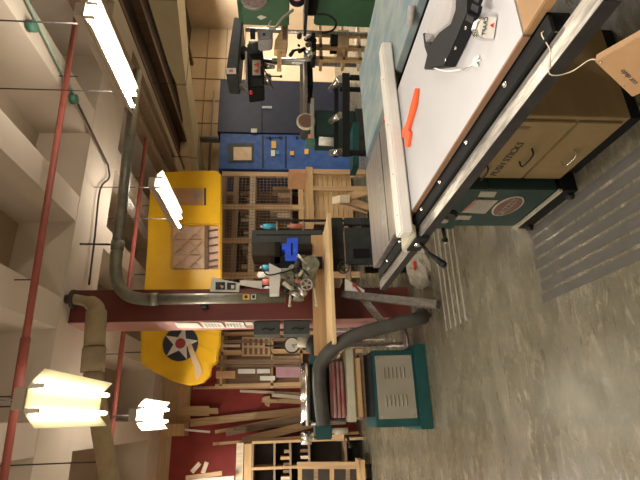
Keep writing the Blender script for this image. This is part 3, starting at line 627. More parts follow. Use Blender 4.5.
# dark roof braces behind
for k, (x0, y0, x1, y1, z) in enumerate(((4.4, 3.6, 4.5, 9.6, 3.75), (4.8, 4.2, 4.9, 9.6, 3.7))):
    tag(B().bar((x0, y0, z), (x1, y1, z), 0.09, 0.14).out('timber_brace', 'oldwood_x'), ('nearer' if k else 'farther left') + ' brown timber brace under the dark part of the roof', 'brace')
for k, (x, z, lab) in enumerate(((6.3, 3.2, 'higher of the thin conduits on the beige back wall'), (6.6, 2.75, 'lower of the thin conduits on the beige back wall'))):
    tag(B().cyl((5.2, 9.8, z), (8.0, 9.8, z), 0.025, seg=10).out('wall_conduit', 'grey_motor'), lab, 'conduit')
tag(B().cyl((6.45, 9.7, 3.45), (6.45, 9.7, 2.2), 0.08, seg=14).out('wall_pipe', 'grey_motor'), 'stubby grey vertical pipe on the beige back wall', 'pipe')
tag(B().cyl((5.35, 9.6, 3.3), (5.35, 9.6, 2.9), 0.08, seg=14).out('vent_pipe', 'grey_motor'), 'grey vent pipe rising above the dark blue cabinet', 'pipe')

# ------------------------------------------------------------------ fluorescent fixtures
def fixture(cx, y0, y1, z, label, wide=0.30, m='tube', rods=True, hood=0.5):
    o = T('fluorescent_light', label, 'ceiling light', (cx, (y0 + y1) / 2, z), 'hanging fluorescent lights')
    h = wide / 2
    # white box spine with flared reflector wings, open downwards
    B().box(cx - 0.065, y0, z + 0.040, cx + 0.065, y1, z + 0.11).out('housing', 'reflector_back', o, bevel=0.004)
    b = B()
    prof = [(-h, -0.045), (-h * 0.62, 0.01), (-0.065, 0.03), (0.065, 0.03), (h * 0.62, 0.01), (h, -0.045)]
    pl = [(x, zz + 0.004) for x, zz in prof] + [(x, zz) for x, zz in prof[::-1]]
    b.prism([(cx + x, y0, z + zz) for x, zz in pl], (0, y1 - y0, 0)); b.out('reflector', 'reflector', o)
    for s in (-1, 1):
        B().cyl((cx + s * h * 0.42, y0 + 0.03, z - 0.02), (cx + s * h * 0.42, y1 - 0.03, z - 0.02), 0.019, seg=12).out('lamp_tube', m, o)
        for y in (y0 + 0.012, y1 - 0.03): B().box(cx + s * h * 0.42 - 0.014, y, z - 0.045, cx + s * h * 0.42 + 0.014, y + 0.02, z + 0.03).out('lamp_holder', 'white_paint', o)
    if rods:
        for y in (y0 + 0.15, y1 - 0.15): B().cyl((cx, y, z + 0.10), (cx, y, 4.3), 0.006, seg=8).out('hanger_rod', 'rod_dark', o)
    return o
fixture(3.02, 2.78, 3.90, 2.98, 'bright fluorescent light hanging nearest the camera on the right', 0.34)
fixture(2.74, 5.05, 6.30, 2.98, 'fluorescent light hanging just in front of the yellow wing opening', 0.34)
fixture(0.17, 3.02, 4.24, 2.98, 'large yellowish fluorescent light seen from below on the left', 0.34, 'tube_warm')
fixture(0.10, 5.30, 6.50, 2.98, 'small bright fluorescent light hanging left of the roundel', 0.32)
o = T('fluorescent_light', 'unlit slim white fluorescent light high behind the galvanised pipe', 'ceiling light', (3.0, 7.2, 3.6))
q0 = at(126, 200, 6.2); q1 = at(146, 236, 8.2)
B().bar(q0, q1, 0.12, 0.06).out('housing', 'white_paint', o)
B().cyl(q0 + Vector((0, 0, -0.05)), q1 + Vector((0, 0, -0.05)), 0.018).out('lamp_tube', 'white_paint', o)

# ------------------------------------------------------------------ yellow aircraft wing hung behind the column
WY = 7.0
Wg = T('aircraft_wing', 'yellow fabric covered aircraft wing with star roundel hanging behind the column', 'aircraft wing', (2.3, 7.2, 2.45))
outl = [(148, 215), (150, 190), (157, 178), (166, 171.5), (200, 170), (216, 170), (221, 174), (221.5, 230), (221.5, 300), (220.5, 345), (218, 352), (217.5, 362), (211, 366), (210, 375), (203, 382), (195, 384.5), (187, 385), (172, 381), (158, 374), (146, 367), (140.5, 362), (140.5, 330), (144, 288), (147, 250)]
hole = [(171.5, 224.5), (218.5, 224.5), (218.5, 269), (171.5, 269)]
def wingface(Y, outer, holes):
    bm = bmesh.new(); E = []
    for loop in [outer] + holes:
        vs = [bm.verts.new(at(x, y, Y)) for x, y in loop]
        E += [bm.edges.new((vs[i], vs[(i + 1) % len(vs)])) for i in range(len(vs))]
    bmesh.ops.triangle_fill(bm, use_beauty=True, edges=E)
    return bm
bm = wingface(WY, outl, [hole])
g = bmesh.ops.extrude_face_region(bm, geom=bm.faces[:])
bmesh.ops.translate(bm, verts=[v for v in g['geom'] if isinstance(v, bmesh.types.BMVert)], vec=(0, 0.16, 0))
b = B(); b.bm.free(); b.bm = bm; b.out('fabric_cover', 'yellow_fabric', Wg, bevel=0.02)
sheet('inner_fabric', [at(x, y, WY + 0.085) for x, y in ((170, 223), (220, 223), (220, 271), (170, 271))], (0, 0.02, 0), 'pink_fabric', Wg)
def stick(x0, y0, x1, y1, Y=WY + 0.05, w=0.03, h=0.03, nm='rib', m='rib_wood', par=None): return B().bar(at(x0, y0, Y), at(x1, y1, Y), w, h, (0, 1, 0)).out(nm, m, par or Wg)
for y in (224, 239, 254, 268): stick(171, y, 203, y, w=0.022)
for (a_, b__) in (((172, 238), (187, 224)), ((172, 254), (203, 226)), ((172, 268), (203, 240)), ((187, 268), (203, 254)), ((172, 239), (203, 268)), ((186, 225), (203, 239)), ((172, 225), (203, 254)), ((172, 254), (187, 268))):
    stick(a_[0], a_[1], b__[0], b__[1], w=0.034, h=0.02, nm='brace')
stick(171, 224, 171, 269, w=0.03); stick(203.5, 224, 203.5, 269, w=0.03)
sheet('rear_spar_gap', [at(x, y, WY + 0.04) for x, y in ((204, 224.5), (208.5, 224.5), (208.5, 269), (204, 269))], (0, 0.02, 0), 'brown_z', Wg)
for y in (231, 238.5, 246, 253.5, 261, 267):
    stick(208, y, 218, y - 1.5, w=0.02, h=0.02, nm='trailing_rib', m='brown_z')
sheet('access_panel', [at(x, y, WY - 0.008) for x, y in ((173, 188), (203, 188), (203, 205), (173, 205))], (0, 0.01, 0), 'kraft', Wg)
sheet('slot', [at(x, y, WY - 0.008) for x, y in ((204, 188), (206, 188), (206, 205), (204, 205))], (0, 0.01, 0), 'paper_ink', Wg)
p = at(197, 196, WY); B().cyl(p, p + Vector((0, -0.02, 0)), 0.05, seg=18).out('grommet', 'grey_motor', Wg)
ctr = at(180.5, 343.5, WY - 0.012); rr = 0.255
ctr.y = WY - 0.012
B().cyl(ctr, ctr + Vector((0, 0.010, 0)), rr, seg=40).out('roundel', 'roundel_blue', Wg)
st = []
for i in range(10):
    t = math.pi / 2 + i * math.pi / 5 + R(90 + 26); q = rr * (1.0 if i % 2 == 0 else 0.40)
    st.append(ctr + Vector((math.cos(t) * q, -0.006, math.sin(t) * q)))
B().prism(st, (0, 0.005, 0)).out('star', 'white_paint', Wg, label='white star')
B().cyl(ctr + Vector((0, -0.012, 0)), ctr, 0.075, seg=20).out('star_centre', 'roundel_red', Wg, label='red disc')
# folds of loose fabric near the tip
for (x0, y0, x1, y1) in ((200, 335, 216, 345), (197, 345, 214, 352), (195, 353, 212, 366), (186, 360, 205, 378), (199, 331, 218, 336)):
    B().bar(at(x0, y0, WY), at(x1, y1, WY), 0.035, 0.028, (0, 1, 0)).out('fabric_fold', 'yellow_fabric', Wg, bevel=0.012)
B().prism([at(x, y, WY - 0.02) for x, y in ((187, 346), (191, 343), (197, 358), (203, 372), (196, 380), (194, 366))], (0, 0.012, 0)).out('patch', 'rib_wood', Wg, label='pale torn patch')
for x in (1.0, 2.2, 3.4): B().cyl((x, 7.1, 3.45), (x, 7.1, 4.3), 0.008, seg=8).out('hanging_wire', 'rod_dark', Wg)

# ------------------------------------------------------------------ blue cabinet machine
Bc = T('machine_cabinet', 'tall blue and navy metal cabinet with a small window against the back wall', 'cabinet', (5.8, 8.5, 0))
B().box(4.76, 8.2, 0.02, 5.62, 9.2, 2.74).out('left_body', 'blue_paint', Bc, bevel=0.01)
B().box(5.62, 8.17, 0.02, 7.0, 9.2, 2.80).out('right_body', 'navy_dark', Bc, bevel=0.01, label='dark navy doors')  # right half coloured darker than the left
def pl(x0, y0, x1, y1, nm, m, Y, par=Bc, d=0.01, bv=0.0): return B().prism([at(x0, y0, Y), at(x1, y0, Y), at(x1, y1, Y), at(x0, y1, Y)], (0, d, 0)).out(nm, m, par, bevel=bv)
pl(228, 143, 254, 162, 'window_frame', 'slate', 8.185, d=0.03, bv=0.01); pl(233.5, 147, 251.5, 160, 'window_pane', 'rib_wood', 8.18)
for x in (262, 285): pl(x, 136, x + 1.5, 167.5, 'panel_seam', 'navy_dark', 8.19)
pl(266, 137, 283, 138, 'panel_seam', 'navy_dark', 8.19)
pl(261.5, 82, 262.2, 133, 'door_seam', 'black_paint', 8.16)
pl(251, 128.5, 257, 132.5, 'latch', 'galv', 8.15)
pl(271.5, 141, 276, 148, 'sticker', 'yellow_tape', 8.18); pl(271, 150, 275, 156, 'sticker', 'paper', 8.18)
pl(290, 151, 294, 155, 'knob', 'yellow_tape', 8.16); pl(304.5, 149, 308.5, 154, 'sticker', 'yellow_tape', 8.18); pl(276, 151, 279, 154, 'knob', 'cyan', 8.18)
for x in (270, 280, 297): p = at(x, 138, 8.19); B().cyl(p, p - Vector((0, .02, 0)), 0.03, seg=12).out('knob', 'black_plastic', Bc)
pl(262, 106, 272, 108.3, 'name_plate', 'grey_motor', 8.155)

# ------------------------------------------------------------------ wire-fronted lumber rack
Lr = T('lumber_rack', 'tall wooden rack with wire mesh front between the blue cabinet and the column', 'rack', (3.0, 8.5, 0))
RY = 8.2
for y in (173.5, 206.5, 240.5, 275): 
    a = at(222, y, RY); B().box(a.x - 0.05, RY, 0, a.x + 0.05, RY + 0.08, a.z).out('post', 'pine_z', Lr)
for xx, m_ in ((224, 'oldwood_x'), (236, 'oldwood_x'), (252.5, 'pale_z'), (300, 'pine_x')):
    a = at(xx, 173, RY); e = at(xx, 276, RY); B().box(e.x, RY + 0.01, a.z - 0.06, a.x, RY + 0.09, a.z + 0.04).out('rail', m_, Lr)
mesh = B()
for k in range(34): x = 2.45 + k * 0.064; mesh.cyl((x, RY - 0.01, 1.25), (x, RY - 0.01, 2.62), 0.0045, seg=4, cap=False)
for k in range(20): z = 1.27 + k * 0.07; mesh.cyl((2.40, RY - 0.012, z), (4.62, RY - 0.012, z), 0.0045, seg=4, cap=False)
mesh.out('wire_mesh', 'oldwood_x', Lr)
B().box(2.4, 9.3, 0, 4.72, 9.36, 2.7).out('back_panel', 'brown_z', Lr)
for z in (0.35, 1.3, 2.0, 2.4): B().box(2.4, RY + 0.1, z - 0.03, 4.72, 9.3, z).out('shelf_board', 'oldwood_x', Lr)
tintL = ('pine_x', 'oldwood_x', 'pale_z', 'brown_z', 'ply_tan')
for sh, z in enumerate((1.3, 2.0)):
    for i in range(16):
        x = 2.5 + i * 0.135 + rnd.uniform(-.02, .02); hh = rnd.uniform(0.22, 0.55) if z < 1.5 else rnd.uniform(0.15, 0.33)
        o = B().box(x, RY + 0.2 + rnd.uniform(0, .3), z, x + rnd.uniform(.03, .1), RY + 0.75, z + hh).out('board_offcut', tintL[rnd.randrange(5)])
        tag(o, ('wooden offcut standing on the middle shelf of the mesh fronted rack', 'wooden offcut standing on the upper shelf of the mesh fronted rack')[sh], 'offcut', ('offcuts on the middle shelf of the rack', 'offcuts on the upper shelf of the rack')[sh])
# slatted bench in front of it
Bn = T('slatted_bench', 'pale wooden slatted bench below the mesh rack, right of the radial arm saw', 'bench', (3.5, 7.3, 0))
B().box(3.02, 6.95, 0.93, 4.10, 7.70, 1.05).out('bench_top', 'pine_x', Bn, bevel=0.004)
for k in range(8): B().box(3.05, 7.02, 0.26 + k * 0.083, 4.05, 7.05, 0.335 + k * 0.083).out('slat', 'pine_x', Bn)
for x in (3.05, 3.65, 3.98): B().box(x, 6.97, 0, x + 0.09, 7.02, 0.93).out('leg', 'pine_z', Bn)
for x in (3.05, 3.98): B().box(x, 7.6, 0, x + 0.09, 7.66, 0.93).out('leg', 'pine_z', Bn)
tag(B().box(3.95, 6.9, 1.05, 4.02, 7.5, 1.35).out('cardboard_panel', 'kraft'), 'brown cardboard panel standing on the slatted bench', 'panel')
# sawhorse
Sh = T('sawhorse', 'small wooden sawhorse with a pale end block behind the saw', 'sawhorse', (2.5, 4.8, 0))
pa = at(345, 199, 4.7)
B().bar(pa, pa + Vector((0.35, 0.75, 0)), 0.09, 0.11).out('beam', 'pale_z', Sh)
for s, t_ in ((-1, 0.08), (1, 0.08), (-1, 0.6), (1, 0.6)):
    base = pa + Vector((0.47 * t_, t_, 0)); B().bar(base, (base.x + s * 0.24, base.y - s * 0.08, 0.0), 0.085, 0.04, (0, 1, 0)).out('leg', 'pine_z', Sh)

# ------------------------------------------------------------------ lumber left of the column (behind the planer)
Ls = T('lumber_shelf', 'open wooden shelving of lumber between the column and the red wall', 'rack', (0.9, 8.6, 0))
def pz(x0, y0, x1, y1, nm, m, Y, par, d=0.05): return pl(x0, y0, x1, y1, nm, m, Y, par, d)
a = at(222, 333, 8.4); e = at(222, 386, 8.4)
B().box(e.x, 8.95, 0, 2.3, 9.0, 2.66).out('back_panel', 'brown_z', Ls)
for y in (334, 353.5, 386): a = at(222, y, 8.4); B().box(a.x - 0.03, 8.4, 0, a.x + 0.03, 8.46, 2.62).out('post', 'pine_z', Ls)
for xx in (222, 271, 300): a = at(xx, 333, 8.4); e = at(xx, 386, 8.4); B().box(e.x, 8.4, a.z - 0.04, a.x, 8.95, a.z).out('shelf_board', 'pine_x', Ls)
pl_ = pz(242, 337, 270, 356, 'slotted_board', 'pine_z', 8.37, Ls, 0.03)
for k in range(5):
    for yy in (339, 348): pz(244 + k * 5.2, yy, 247 + k * 5.2, yy + 6.5, 'slot', 'brown_z', 8.36, Ls, 0.012)
defs = [(223, 340, 271, 343, 'oldwood_z'), (223, 344.5, 240, 347, 'pale_z'), (223, 350, 241, 354, 'pine_z'), (216, 359.5, 300, 364, 'oldwood_z'), (216, 365, 300, 367, 'oldwood_z'), (272, 338, 300, 341, 'oldwood_z'), (272, 349, 300, 353, 'pine_z'), (272, 356, 301, 359, 'oldwood_z')]
for i, (x0, y0, x1, y1, m_) in enumerate(defs):
    tag(pl(x0, y0, x1, y1, 'lumber_board', m_, 8.36 + 0.0, None, 0.03), 'upright narrow lumber board stored in the shelving beside the column', 'board', 'boards in the shelving beside the column')
for x0, y0, x1, y1, m_, lab in ((216, 371, 235, 378, 'kraft', 'reddish brown box in the shelving beside the red wall'), (238, 369, 255, 373, 'paper', 'long white box in the shelving beside the red wall'), (257, 369, 270, 373, 'paper', 'short white box in the shelving beside the red wall'), (260, 376, 275, 380, 'paper', 'white box lowest beside the red wall'), (276, 367, 301, 377, 'pink_paper', 'mauve box in the shelving above the planer')):
    tag(pl(x0, y0, x1, y1, 'storage_box', m_, 8.30, None, 0.09), lab, 'box')
Ck = T('wall_clock', 'round white faced clock below the grey switch boxes', 'clock', tuple(at(292, 345, 6.0)))
c = at(292, 345, 6.0)
B().cyl(c, c + Vector((0, 0.04, 0)), 0.105, seg=32).out('rim', 'dark_grey', Ck)
B().cyl(c + Vector((0, -0.006, 0)), c + Vector((0, 0.01, 0)), 0.088, seg=32).out('dial', 'paper', Ck)
B().bar(c + Vector((0, -.01, 0)), c + Vector((0.0, -.01, -0.06)), 0.006, 0.004, YD).bar(c + Vector((0, -.01, 0)), c + Vector((-0.04, -.01, -0.03)), 0.008, 0.004, YD).out('hands', 'paper_ink', Ck)
B().bar(c + Vector((0, 0.03, 0.09)), c + Vector((0, 0.03, 0.35)), 0.02, 0.02).out('mount', 'dark_grey', Ck)
tn = T('bench_grinder', 'pale grinder head with dark round guard just right of the round clock', 'grinder', tuple(at(310, 340, 5.6)))
c = at(311, 342, 5.5)
B().cyl(c, c + Vector((0.02, 0, 0.16)), 0.07, 0.08).out('motor', 'cream_metal', tn)
B().cyl(c + Vector((-0.05, -0.03, -0.06)), c + Vector((-0.02, -0.0, 0.02)), 0.12, 0.10, seg=24).out('wheel_guard', 'dark_grey', tn)
B().cyl(c + Vector((-0.05, 0, -0.06)), (c.x - 0.05, c.y, 0.0), 0.03).cyl((c.x - 0.05, c.y, 0.03), (c.x - 0.05, c.y, 0.0), 0.2).out('pedestal', 'steel', tn)
Tb = T('side_table', 'low dark side table carrying cartons behind the pine saw table', 'table', (0.95, 6.4, 0))
tz = at(350, 334, 6.35).z
B().box(0.60, 6.15, tz - 0.03, 1.20, 6.6, tz - 0.001).out('table_top', 'brown_z', Tb)
for x in (0.62, 1.15):
    for y in (6.17, 6.55): B().box(x, y, 0, x + 0.03, y + 0.03, tz - 0.03).out('leg', 'brown_z', Tb)
# cartons near the hose
for k, (x0, y0, x1, y1, m_) in enumerate(((318, 332, 350.5, 337, 'pink_paper'), (329, 327, 349.6, 331.5, 'paper'), (356, 327, 398.5, 339, 'cream_metal'))):
    tag(pl(x0, y0, x1, y1, 'carton', m_, 6.2 + k * 0.15, None, 0.12), ('mauve carton standing behind the pine table end', 'white carton standing behind the pine table end', 'tan carton low behind the dust hose')[k], 'carton')

# leaning boards on the red wall
def lean(x0, y0, x1, y1, w, m_, lab, Ya=9.5, Yb=8.9, th=0.03):
    a = at(x0, y0, Ya); b__ = at(x1, y1, Yb)
    d = (b__ - a).normalized()
    if b__.z > 0.02: b__ = a + (b__ - a) * ((a.z - 0.02) / (a.z - b__.z))
    tag(B().bar(a, b__, w, th, (0, 1, 0)).out('leaning_board', m_), lab, 'board', 'boards leaning against the red wall')
lean(193, 388, 275, 387, 0.05, 'pine_z', 'straight narrow board nearest the shelving, leaning on the red wall', 9.6, 9.5)
lean(190, 423, 301, 411, 0.14, 'pine_z', 'widest long pale board crossing the middle of the red wall', 9.66, 9.62, 0.025)
lean(215, 432, 301, 415, 0.06, 'pine_z', 'narrow slanting board just below the widest one on the red wall', 9.60, 9.56, 0.025)
lean(226, 433, 301, 419, 0.12, 'oldwood_z', 'greyish wide board between the pale leaning boards', 9.55, 9.51, 0.025)
lean(213, 444, 252, 441, 0.05, 'pine_z', 'narrow board farthest left of those leaning on the red wall', 9.40, 9.36, 0.02)
lean(242, 441, 308, 425, 0.14, 'pine_z', 'front wide pine board leaning lowest beside the cubby rack', 9.45, 9.41, 0.025)
lean(233, 429, 301, 424, 0.05, 'brown_z', 'dark brown strip leaning between the boards', 9.50, 9.46, 0.02)
lean(240, 391, 301, 394, 0.05, 'pale_z', 'pale thin strip leaning near the mauve box', 9.64, 9.6, 0.02)
lean(262, 400, 303, 402, 0.08, 'pine_z', 'pale board whose top is cut like an arrow head', 9.64, 9.6, 0.02)
lean(272, 395, 303, 398, 0.07, 'pale_z', 'short pale board between the thin strip and the arrow headed board', 9.56, 9.52, 0.02)
o = tag(B().prism([at(x, y, 9.55) for x, y in ((263, 397), (270, 395.5), (270, 399.5), (277, 399), (277, 403), (270, 403), (269, 407), (265, 405))], (0, 0.03, 0)).out('arrow_cutout', 'pine_z'), 'small pale arrow shaped cutout fixed before the red wall', 'cutout')
B_ = at(268, 399, 9.38)
# shelf pieces high on the red wall
sh = T('wall_shelf', 'wooden wall shelf high on the left, carrying short boards', 'shelf', tuple(at(168, 428, 9.3)))
pl(163, 424, 184, 436, 'shelf_board', 'pine_x', 9.2, sh, 0.45)
tag(pl(179, 406, 209, 416, 'short_plank', 'pine_z', 9.55, None, 0.07), 'wide short plank fixed high at the top of the red wall', 'plank')
tag(pl(207, 408, 218, 414, 'short_plank', 'pine_z', 9.56, None, 0.06), 'small stub of plank hanging below the wide short plank', 'plank')
tag(pl(178, 385, 190, 420, 'header_board', 'pine_x', 9.60, None, 0.03), 'plain header board at the top of the red wall', 'board')
tag(B().bar(at(182, 429.5, 9.3), at(210, 432, 9.3), 0.035, 0.03, YD).out('white_stick', 'white_paint'), 'thin white stick poking down from the wall shelf', 'stick')

# offcut bundle near the frame edge
for k, (x0, y0, x1, y1, m_) in enumerate(((186, 478, 222, 473, 'pine_z'), (192, 472, 200, 463, 'pale_z'), (203, 473, 207, 462, 'pale_z'), (190, 481, 234, 478, 'paper'))):
    tag(B().bar(at(x0, y0, 8.9), at(x1, y1, 8.9), 0.07, 0.05, YD).out('offcut', m_), ('long pine offcut at the picture edge before the red wall', 'pale slanting stick, longer of two, at the left of the red wall', 'pale slanting stick, shorter of two, at the left of the red wall', 'white strip beneath the pine offcut at the picture edge')[k], 'offcut')

# cubby rack and low cart in the far left corner
Cr = T('cubby_rack', 'wooden rack of open cubbies full of offcuts in the far left corner', 'rack', tuple(at(345, 460, 9.0) * Vector((1, 1, 0)) if False else (-0.7, 9.2, 0)))
RYY = 8.95
xl = at(300, 500, RYY).x; xr = at(300, 440, RYY).x; zt = at(252, 450, RYY).z
B().box(xl, 9.5, 0, xr, 9.53, zt).out('back_panel', 'umber', Cr)
for y in (440.5, 452.5, 468, 484): 
    a = at(300, y, RYY); 
for xx, m_ in ((252, 'oldwood_x'), (274, 'oldwood_x'), (290, 'oldwood_x'), (309, 'oldwood_x'), (346, 'oldwood_x')):
    a = at(xx, 460, RYY); B().box(xl, RYY, a.z - 0.025, xr, 9.5, a.z + 0.01).out('shelf_board', m_, Cr)
for y in (441, 467, 492): a = at(300, y, RYY); B().box(a.x - 0.02, RYY - 0.01, 0, a.x + 0.025, 9.5, zt).out('divider', 'pine_z', Cr)
for k in range(14):
    x = xl + 0.1 + (k % 7) * (xr - xl - 0.2) / 7; zb = at((290, 309)[k // 7], 460, RYY).z + 0.01
    tag(B().box(x, RYY + 0.05, zb, x + 0.05, 9.3, zb + rnd.uniform(0.08, 0.16)).out('offcut_block', tintL[k % 5]), ('short wood offcut inside an upper cubby of the rack', 'short wood offcut inside a middle cubby of the rack')[k // 7], 'offcut', ('offcuts in the upper cubbies', 'offcuts in the middle cubbies')[k // 7])
for k, (x0, y0, x1, y1, m_) in enumerate(((243.5, 444, 251, 488, 'pine_x'), (236.5, 443, 243, 486, 'pale_z'))):
    p0_ = at(x0, y0, 9.0); p1_ = at(x1, y1, 9.0); zb_ = zt + 0.012 + k * 0.14
    tag(B().box(p1_.x, 9.0, zb_, p0_.x, 9.3, zb_ + 0.125).out('stacked_beam', m_), ('lower of two beams lying on top of the cubby rack', 'upper of two beams lying on top of the cubby rack')[k], 'beam')
Ct = T('lumber_cart', 'low wooden slatted cart in front of the cubby rack, at the picture edge', 'cart', (-0.8, 8.3, 0))
CY = 8.2
a = at(297, 463, CY); e = at(297, 492, CY)
B().box(e.x, CY, 0.12, a.x, CY + 0.5, 0.20).out('deck', 'pine_x', Ct)
pl(297, 462, 358, 469, 'side_rail', 'pine_z', CY - 0.02, Ct, 0.05)
for k in range(4): pl(298 + k * 16, 469, 302 + k * 16, 492, 'slat', 'oldwood_z' if k % 2 else 'pine_x', CY, Ct, 0.03)
pl(298, 469, 356, 492, 'inner_panel', 'umber', CY + 0.4, Ct, 0.02)
for xx in (e.x + 0.1, a.x - 0.1): B().cyl((xx - .03, CY + .1, 0.06), (xx + .03, CY + .1, 0.06), 0.06).out('castor', 'black_plastic', Ct)
pl(301, 433, 344, 441, 'side_panel', 'pine_z', 8.9, Cr, 0.04)

# ------------------------------------------------------------------ green band saw at the right edge
G = T('band_saw', 'big green band saw at the right edge with a dark table', 'band saw', (4.8, 4.6, 0))
GY = 4.2
gx = at(300, 28, GY + 0.45).x
B().prism([(gx, GY, 1.38), (gx, GY, 1.98), (gx + 0.06, GY, 2.04), (gx + 0.9, GY, 2.04), (gx + 0.9, GY, 1.38)], (0, 0.45, 0)).out('upper_cover', 'bandsaw_green', G, bevel=0.02)
B().box(gx + 0.04, GY, 0.22, gx + 0.95, GY + 0.45, 1.05).out('lower_cover', 'bandsaw_green', G, bevel=0.02)
B().box(gx + 0.55, GY + 0.1, 1.0, gx + 0.9, GY + 0.4, 1.45).out('spine', 'bandsaw_green', G)
B().box(gx + 0.06, GY - 0.015, 0.38, gx + 0.075, GY, 1.0).out('door_seam', 'black_paint', G)
B().box(gx - 0.25, GY - 0.25, 1.16, gx + 0.5, GY + 0.35, 1.20).out('work_table', 'dark_steel', G, bevel=0.004)
B().box(gx - 0.05, GY - 0.05, 1.04, gx + 0.35, GY + 0.2, 1.16).out('trunnion', 'black_paint', G)
B().box(gx + 0.05, GY - 0.06, 1.20, gx + 0.12, GY + 0.05, 1.5).out('blade_guide', 'dark_steel', G)
B().box(gx, GY - 0.02, 0.0, gx + 0.95, GY + 0.5, 0.22).out('base', 'dark_grey', G)
pc = at(254, -1, GY - 0.02)
B().cyl(pc, pc + Vector((0, 0.03, 0)), 0.155, seg=36).out('wheel_rim', 'plate_tin', G)
B().cyl(pc + Vector((0, -0.01, 0)), pc + Vector((0, 0.01, 0)), 0.135, seg=36).out('wheel_window', 'mottled', G, label='mottled round window')
B().prism([at(x, y, GY - 0.01) for x, y in ((257, 17), (261, 15), (266.5, 17), (261, 19.5))], (0, 0.006, 0)).out('badge', 'paper', G)
B().tube([at(271, 22, 4.1), at(269, 27, 4.0), at(275, 28, 4.0), at(283, 18, 4.0), at(293, 10, 4.0)], 0.018, sub=5, seg=8).out('hose', 'vent_grey', G)
pc = at(297, -2, 4.0); B().cyl(pc, pc + Vector((0, 0.05, 0)), 0.09, seg=20).out('wheel_cap', 'black_plastic', G)
B().cyl(pc + Vector((0, -.02, 0)), pc + Vector((0, 0.0, 0)), 0.055, seg=20).out('pink_disc', 'pink_plastic', G)
B().tube([at(317, 14, 4.0), at(328, 15, 4.0), at(336, 22, 4.0), at(333, 30, 4.0), at(322, 33, 4.0)], 0.012, sub=6, seg=8).out('power_cord', 'black_plastic', G)
# trestle frame under it, left
Tr = T('wooden_stand', 'pale timber stand with a dark shelf below the band saw', 'stand', (4.0, 5.4, 0))
for y in (33, 46, 58): a = at(330, y, 5.2); B().box(a.x - 0.03, 5.2, 0, a.x + 0.03, 5.26, 1.05).out('leg', 'pine_z', Tr)
for xx in (319, 341, 357):
    a = at(xx, 30, 5.2); e = at(xx, 60, 5.2); B().box(e.x, 5.2, a.z - 0.04, a.x + .1, 5.43, a.z).out('shelf_board', 'pine_x' if xx < 350 else 'pale_z', Tr)
tag(pl(338, 30, 349, 47, 'wooden_box', 'ply_tan', 5.15, None, 0.2), 'plain plywood box on the timber stand beside the blue table', 'box')
tag(pl(331, 32, 338, 44, 'tool_case', 'black_plastic', 5.15, None, 0.2), 'black tool case on the timber stand', 'case')

# ------------------------------------------------------------------ drill press
Q = T('drill_press', 'floor drill press with black head and red labels, before the navy cabinet', 'drill press', (5.1, 5.6, 0))
DY = 5.5
B().prism([at(x, y, DY) for x, y in ((234, 16), (243, 18), (238, 73), (225.5, 72)) ], (0, 0.5, 0)).out('belt_guard', 'dark_grey', Q, bevel=0.02)
pl(226.5, 68, 236, 73.5, 'guard_sticker', 'paper', DY - 0.005, Q); pl(229, 69.5, 233, 72, 'sticker_print', 'can_red', DY - 0.01, Q)
B().bar(at(240, 56, DY + .2), at(247, 50, DY + .2), 0.12, 0.12).out('guard_bracket', 'dark_grey', Q)
B().prism([at(x, y, DY) for x, y in ((247, 43), (262, 43), (264, 62), (264, 86), (248, 88), (247, 62))], (0, 0.35, 0)).out('head', 'black_paint', Q, bevel=0.015)
B().cyl(at(249, 48, DY - .02), at(261, 48, DY - .02), 0.10, seg=20).out('motor', 'dark_grey', Q)
pl(252.5, 60, 260.5, 75, 'label_plate', 'cream_metal', DY - 0.01, Q)
for yy in (62.5, 68.5): B().prism([at(x, y, DY - 0.02) for x, y in ((253.5, yy + 2), (258.5, yy), (258.5, yy + 4.2))], (0, 0.006, 0)).out('warning_triangle', 'red_plastic', Q)
B().bar(at(246, 52, DY - .03), at(247, 92, DY - .03), 0.03, 0.03).out('front_bar', 'steel', Q)
p = at(251, 92.5, DY - .03); B().ball(p, 0.03).out('red_button', 'red_plastic', Q)
p = at(243, 84, DY); B().prism([at(x, y, DY - .05) for x, y in ((239, 84), (246, 82), (246, 90))], (0, 0.1, 0)).out('pulley_cap', 'steel', Q)
pc = at(268, 76, DY - 0.1)
B().cyl(pc, pc + Vector((0, 0.15, 0)), 0.05).out('feed_hub', 'steel', Q)
for tx, ty in ((281, 76.5), (262, 66), (272, 88)):
    q = at(tx, ty, DY - 0.15); B().cyl(pc, q, 0.010, seg=8).ball(q, 0.022).out('feed_handle', 'dark_steel', Q)
B().cyl(at(264, 66, DY + .1), at(275, 66.5, DY + .1), 0.05, 0.03).out('quill', 'steel', Q)
a = at(268, 61.5, DY + 0.3)
B().cyl((a.x, a.y, 0.02), (a.x, a.y, 1.95), 0.045, seg=20).out('column', 'steel', Q)
B().box(a.x - 0.3, a.y - 0.35, 0, a.x + 0.25, a.y + 0.2, 0.06).out('base', 'dark_grey', Q)
e1 = at(304, 60, DY); e2 = at(304, 104, DY)
B().box(e2.x, DY - 0.2, e1.z - 0.03, e1.x, DY + 0.25, e1.z + 0.012).out('work_table', 'steel', Q, bevel=0.004)
B().box(e2.x + 0.25, DY - 0.1, e1.z - 0.12, e1.x + 0.05, DY + 0.3, e1.z - 0.03).out('table_arm', 'black_paint', Q)
gm2 = T('grinder_motor', 'grey box motor hanging between the black belt guard and the band saw', 'motor', tuple(at(260, 33, 5.0)))
B().prism([at(x, y, 5.0) for x, y in ((257, 27), (273, 28), (272, 38), (258, 39))], (0, 0.25, 0)).out('motor_case', 'grey_motor', gm2, bevel=0.02)
p = at(264, 34, 4.99); B().cyl(p, p + Vector((0, 0.02, 0)), 0.02).out('vent', 'black_plastic', gm2)
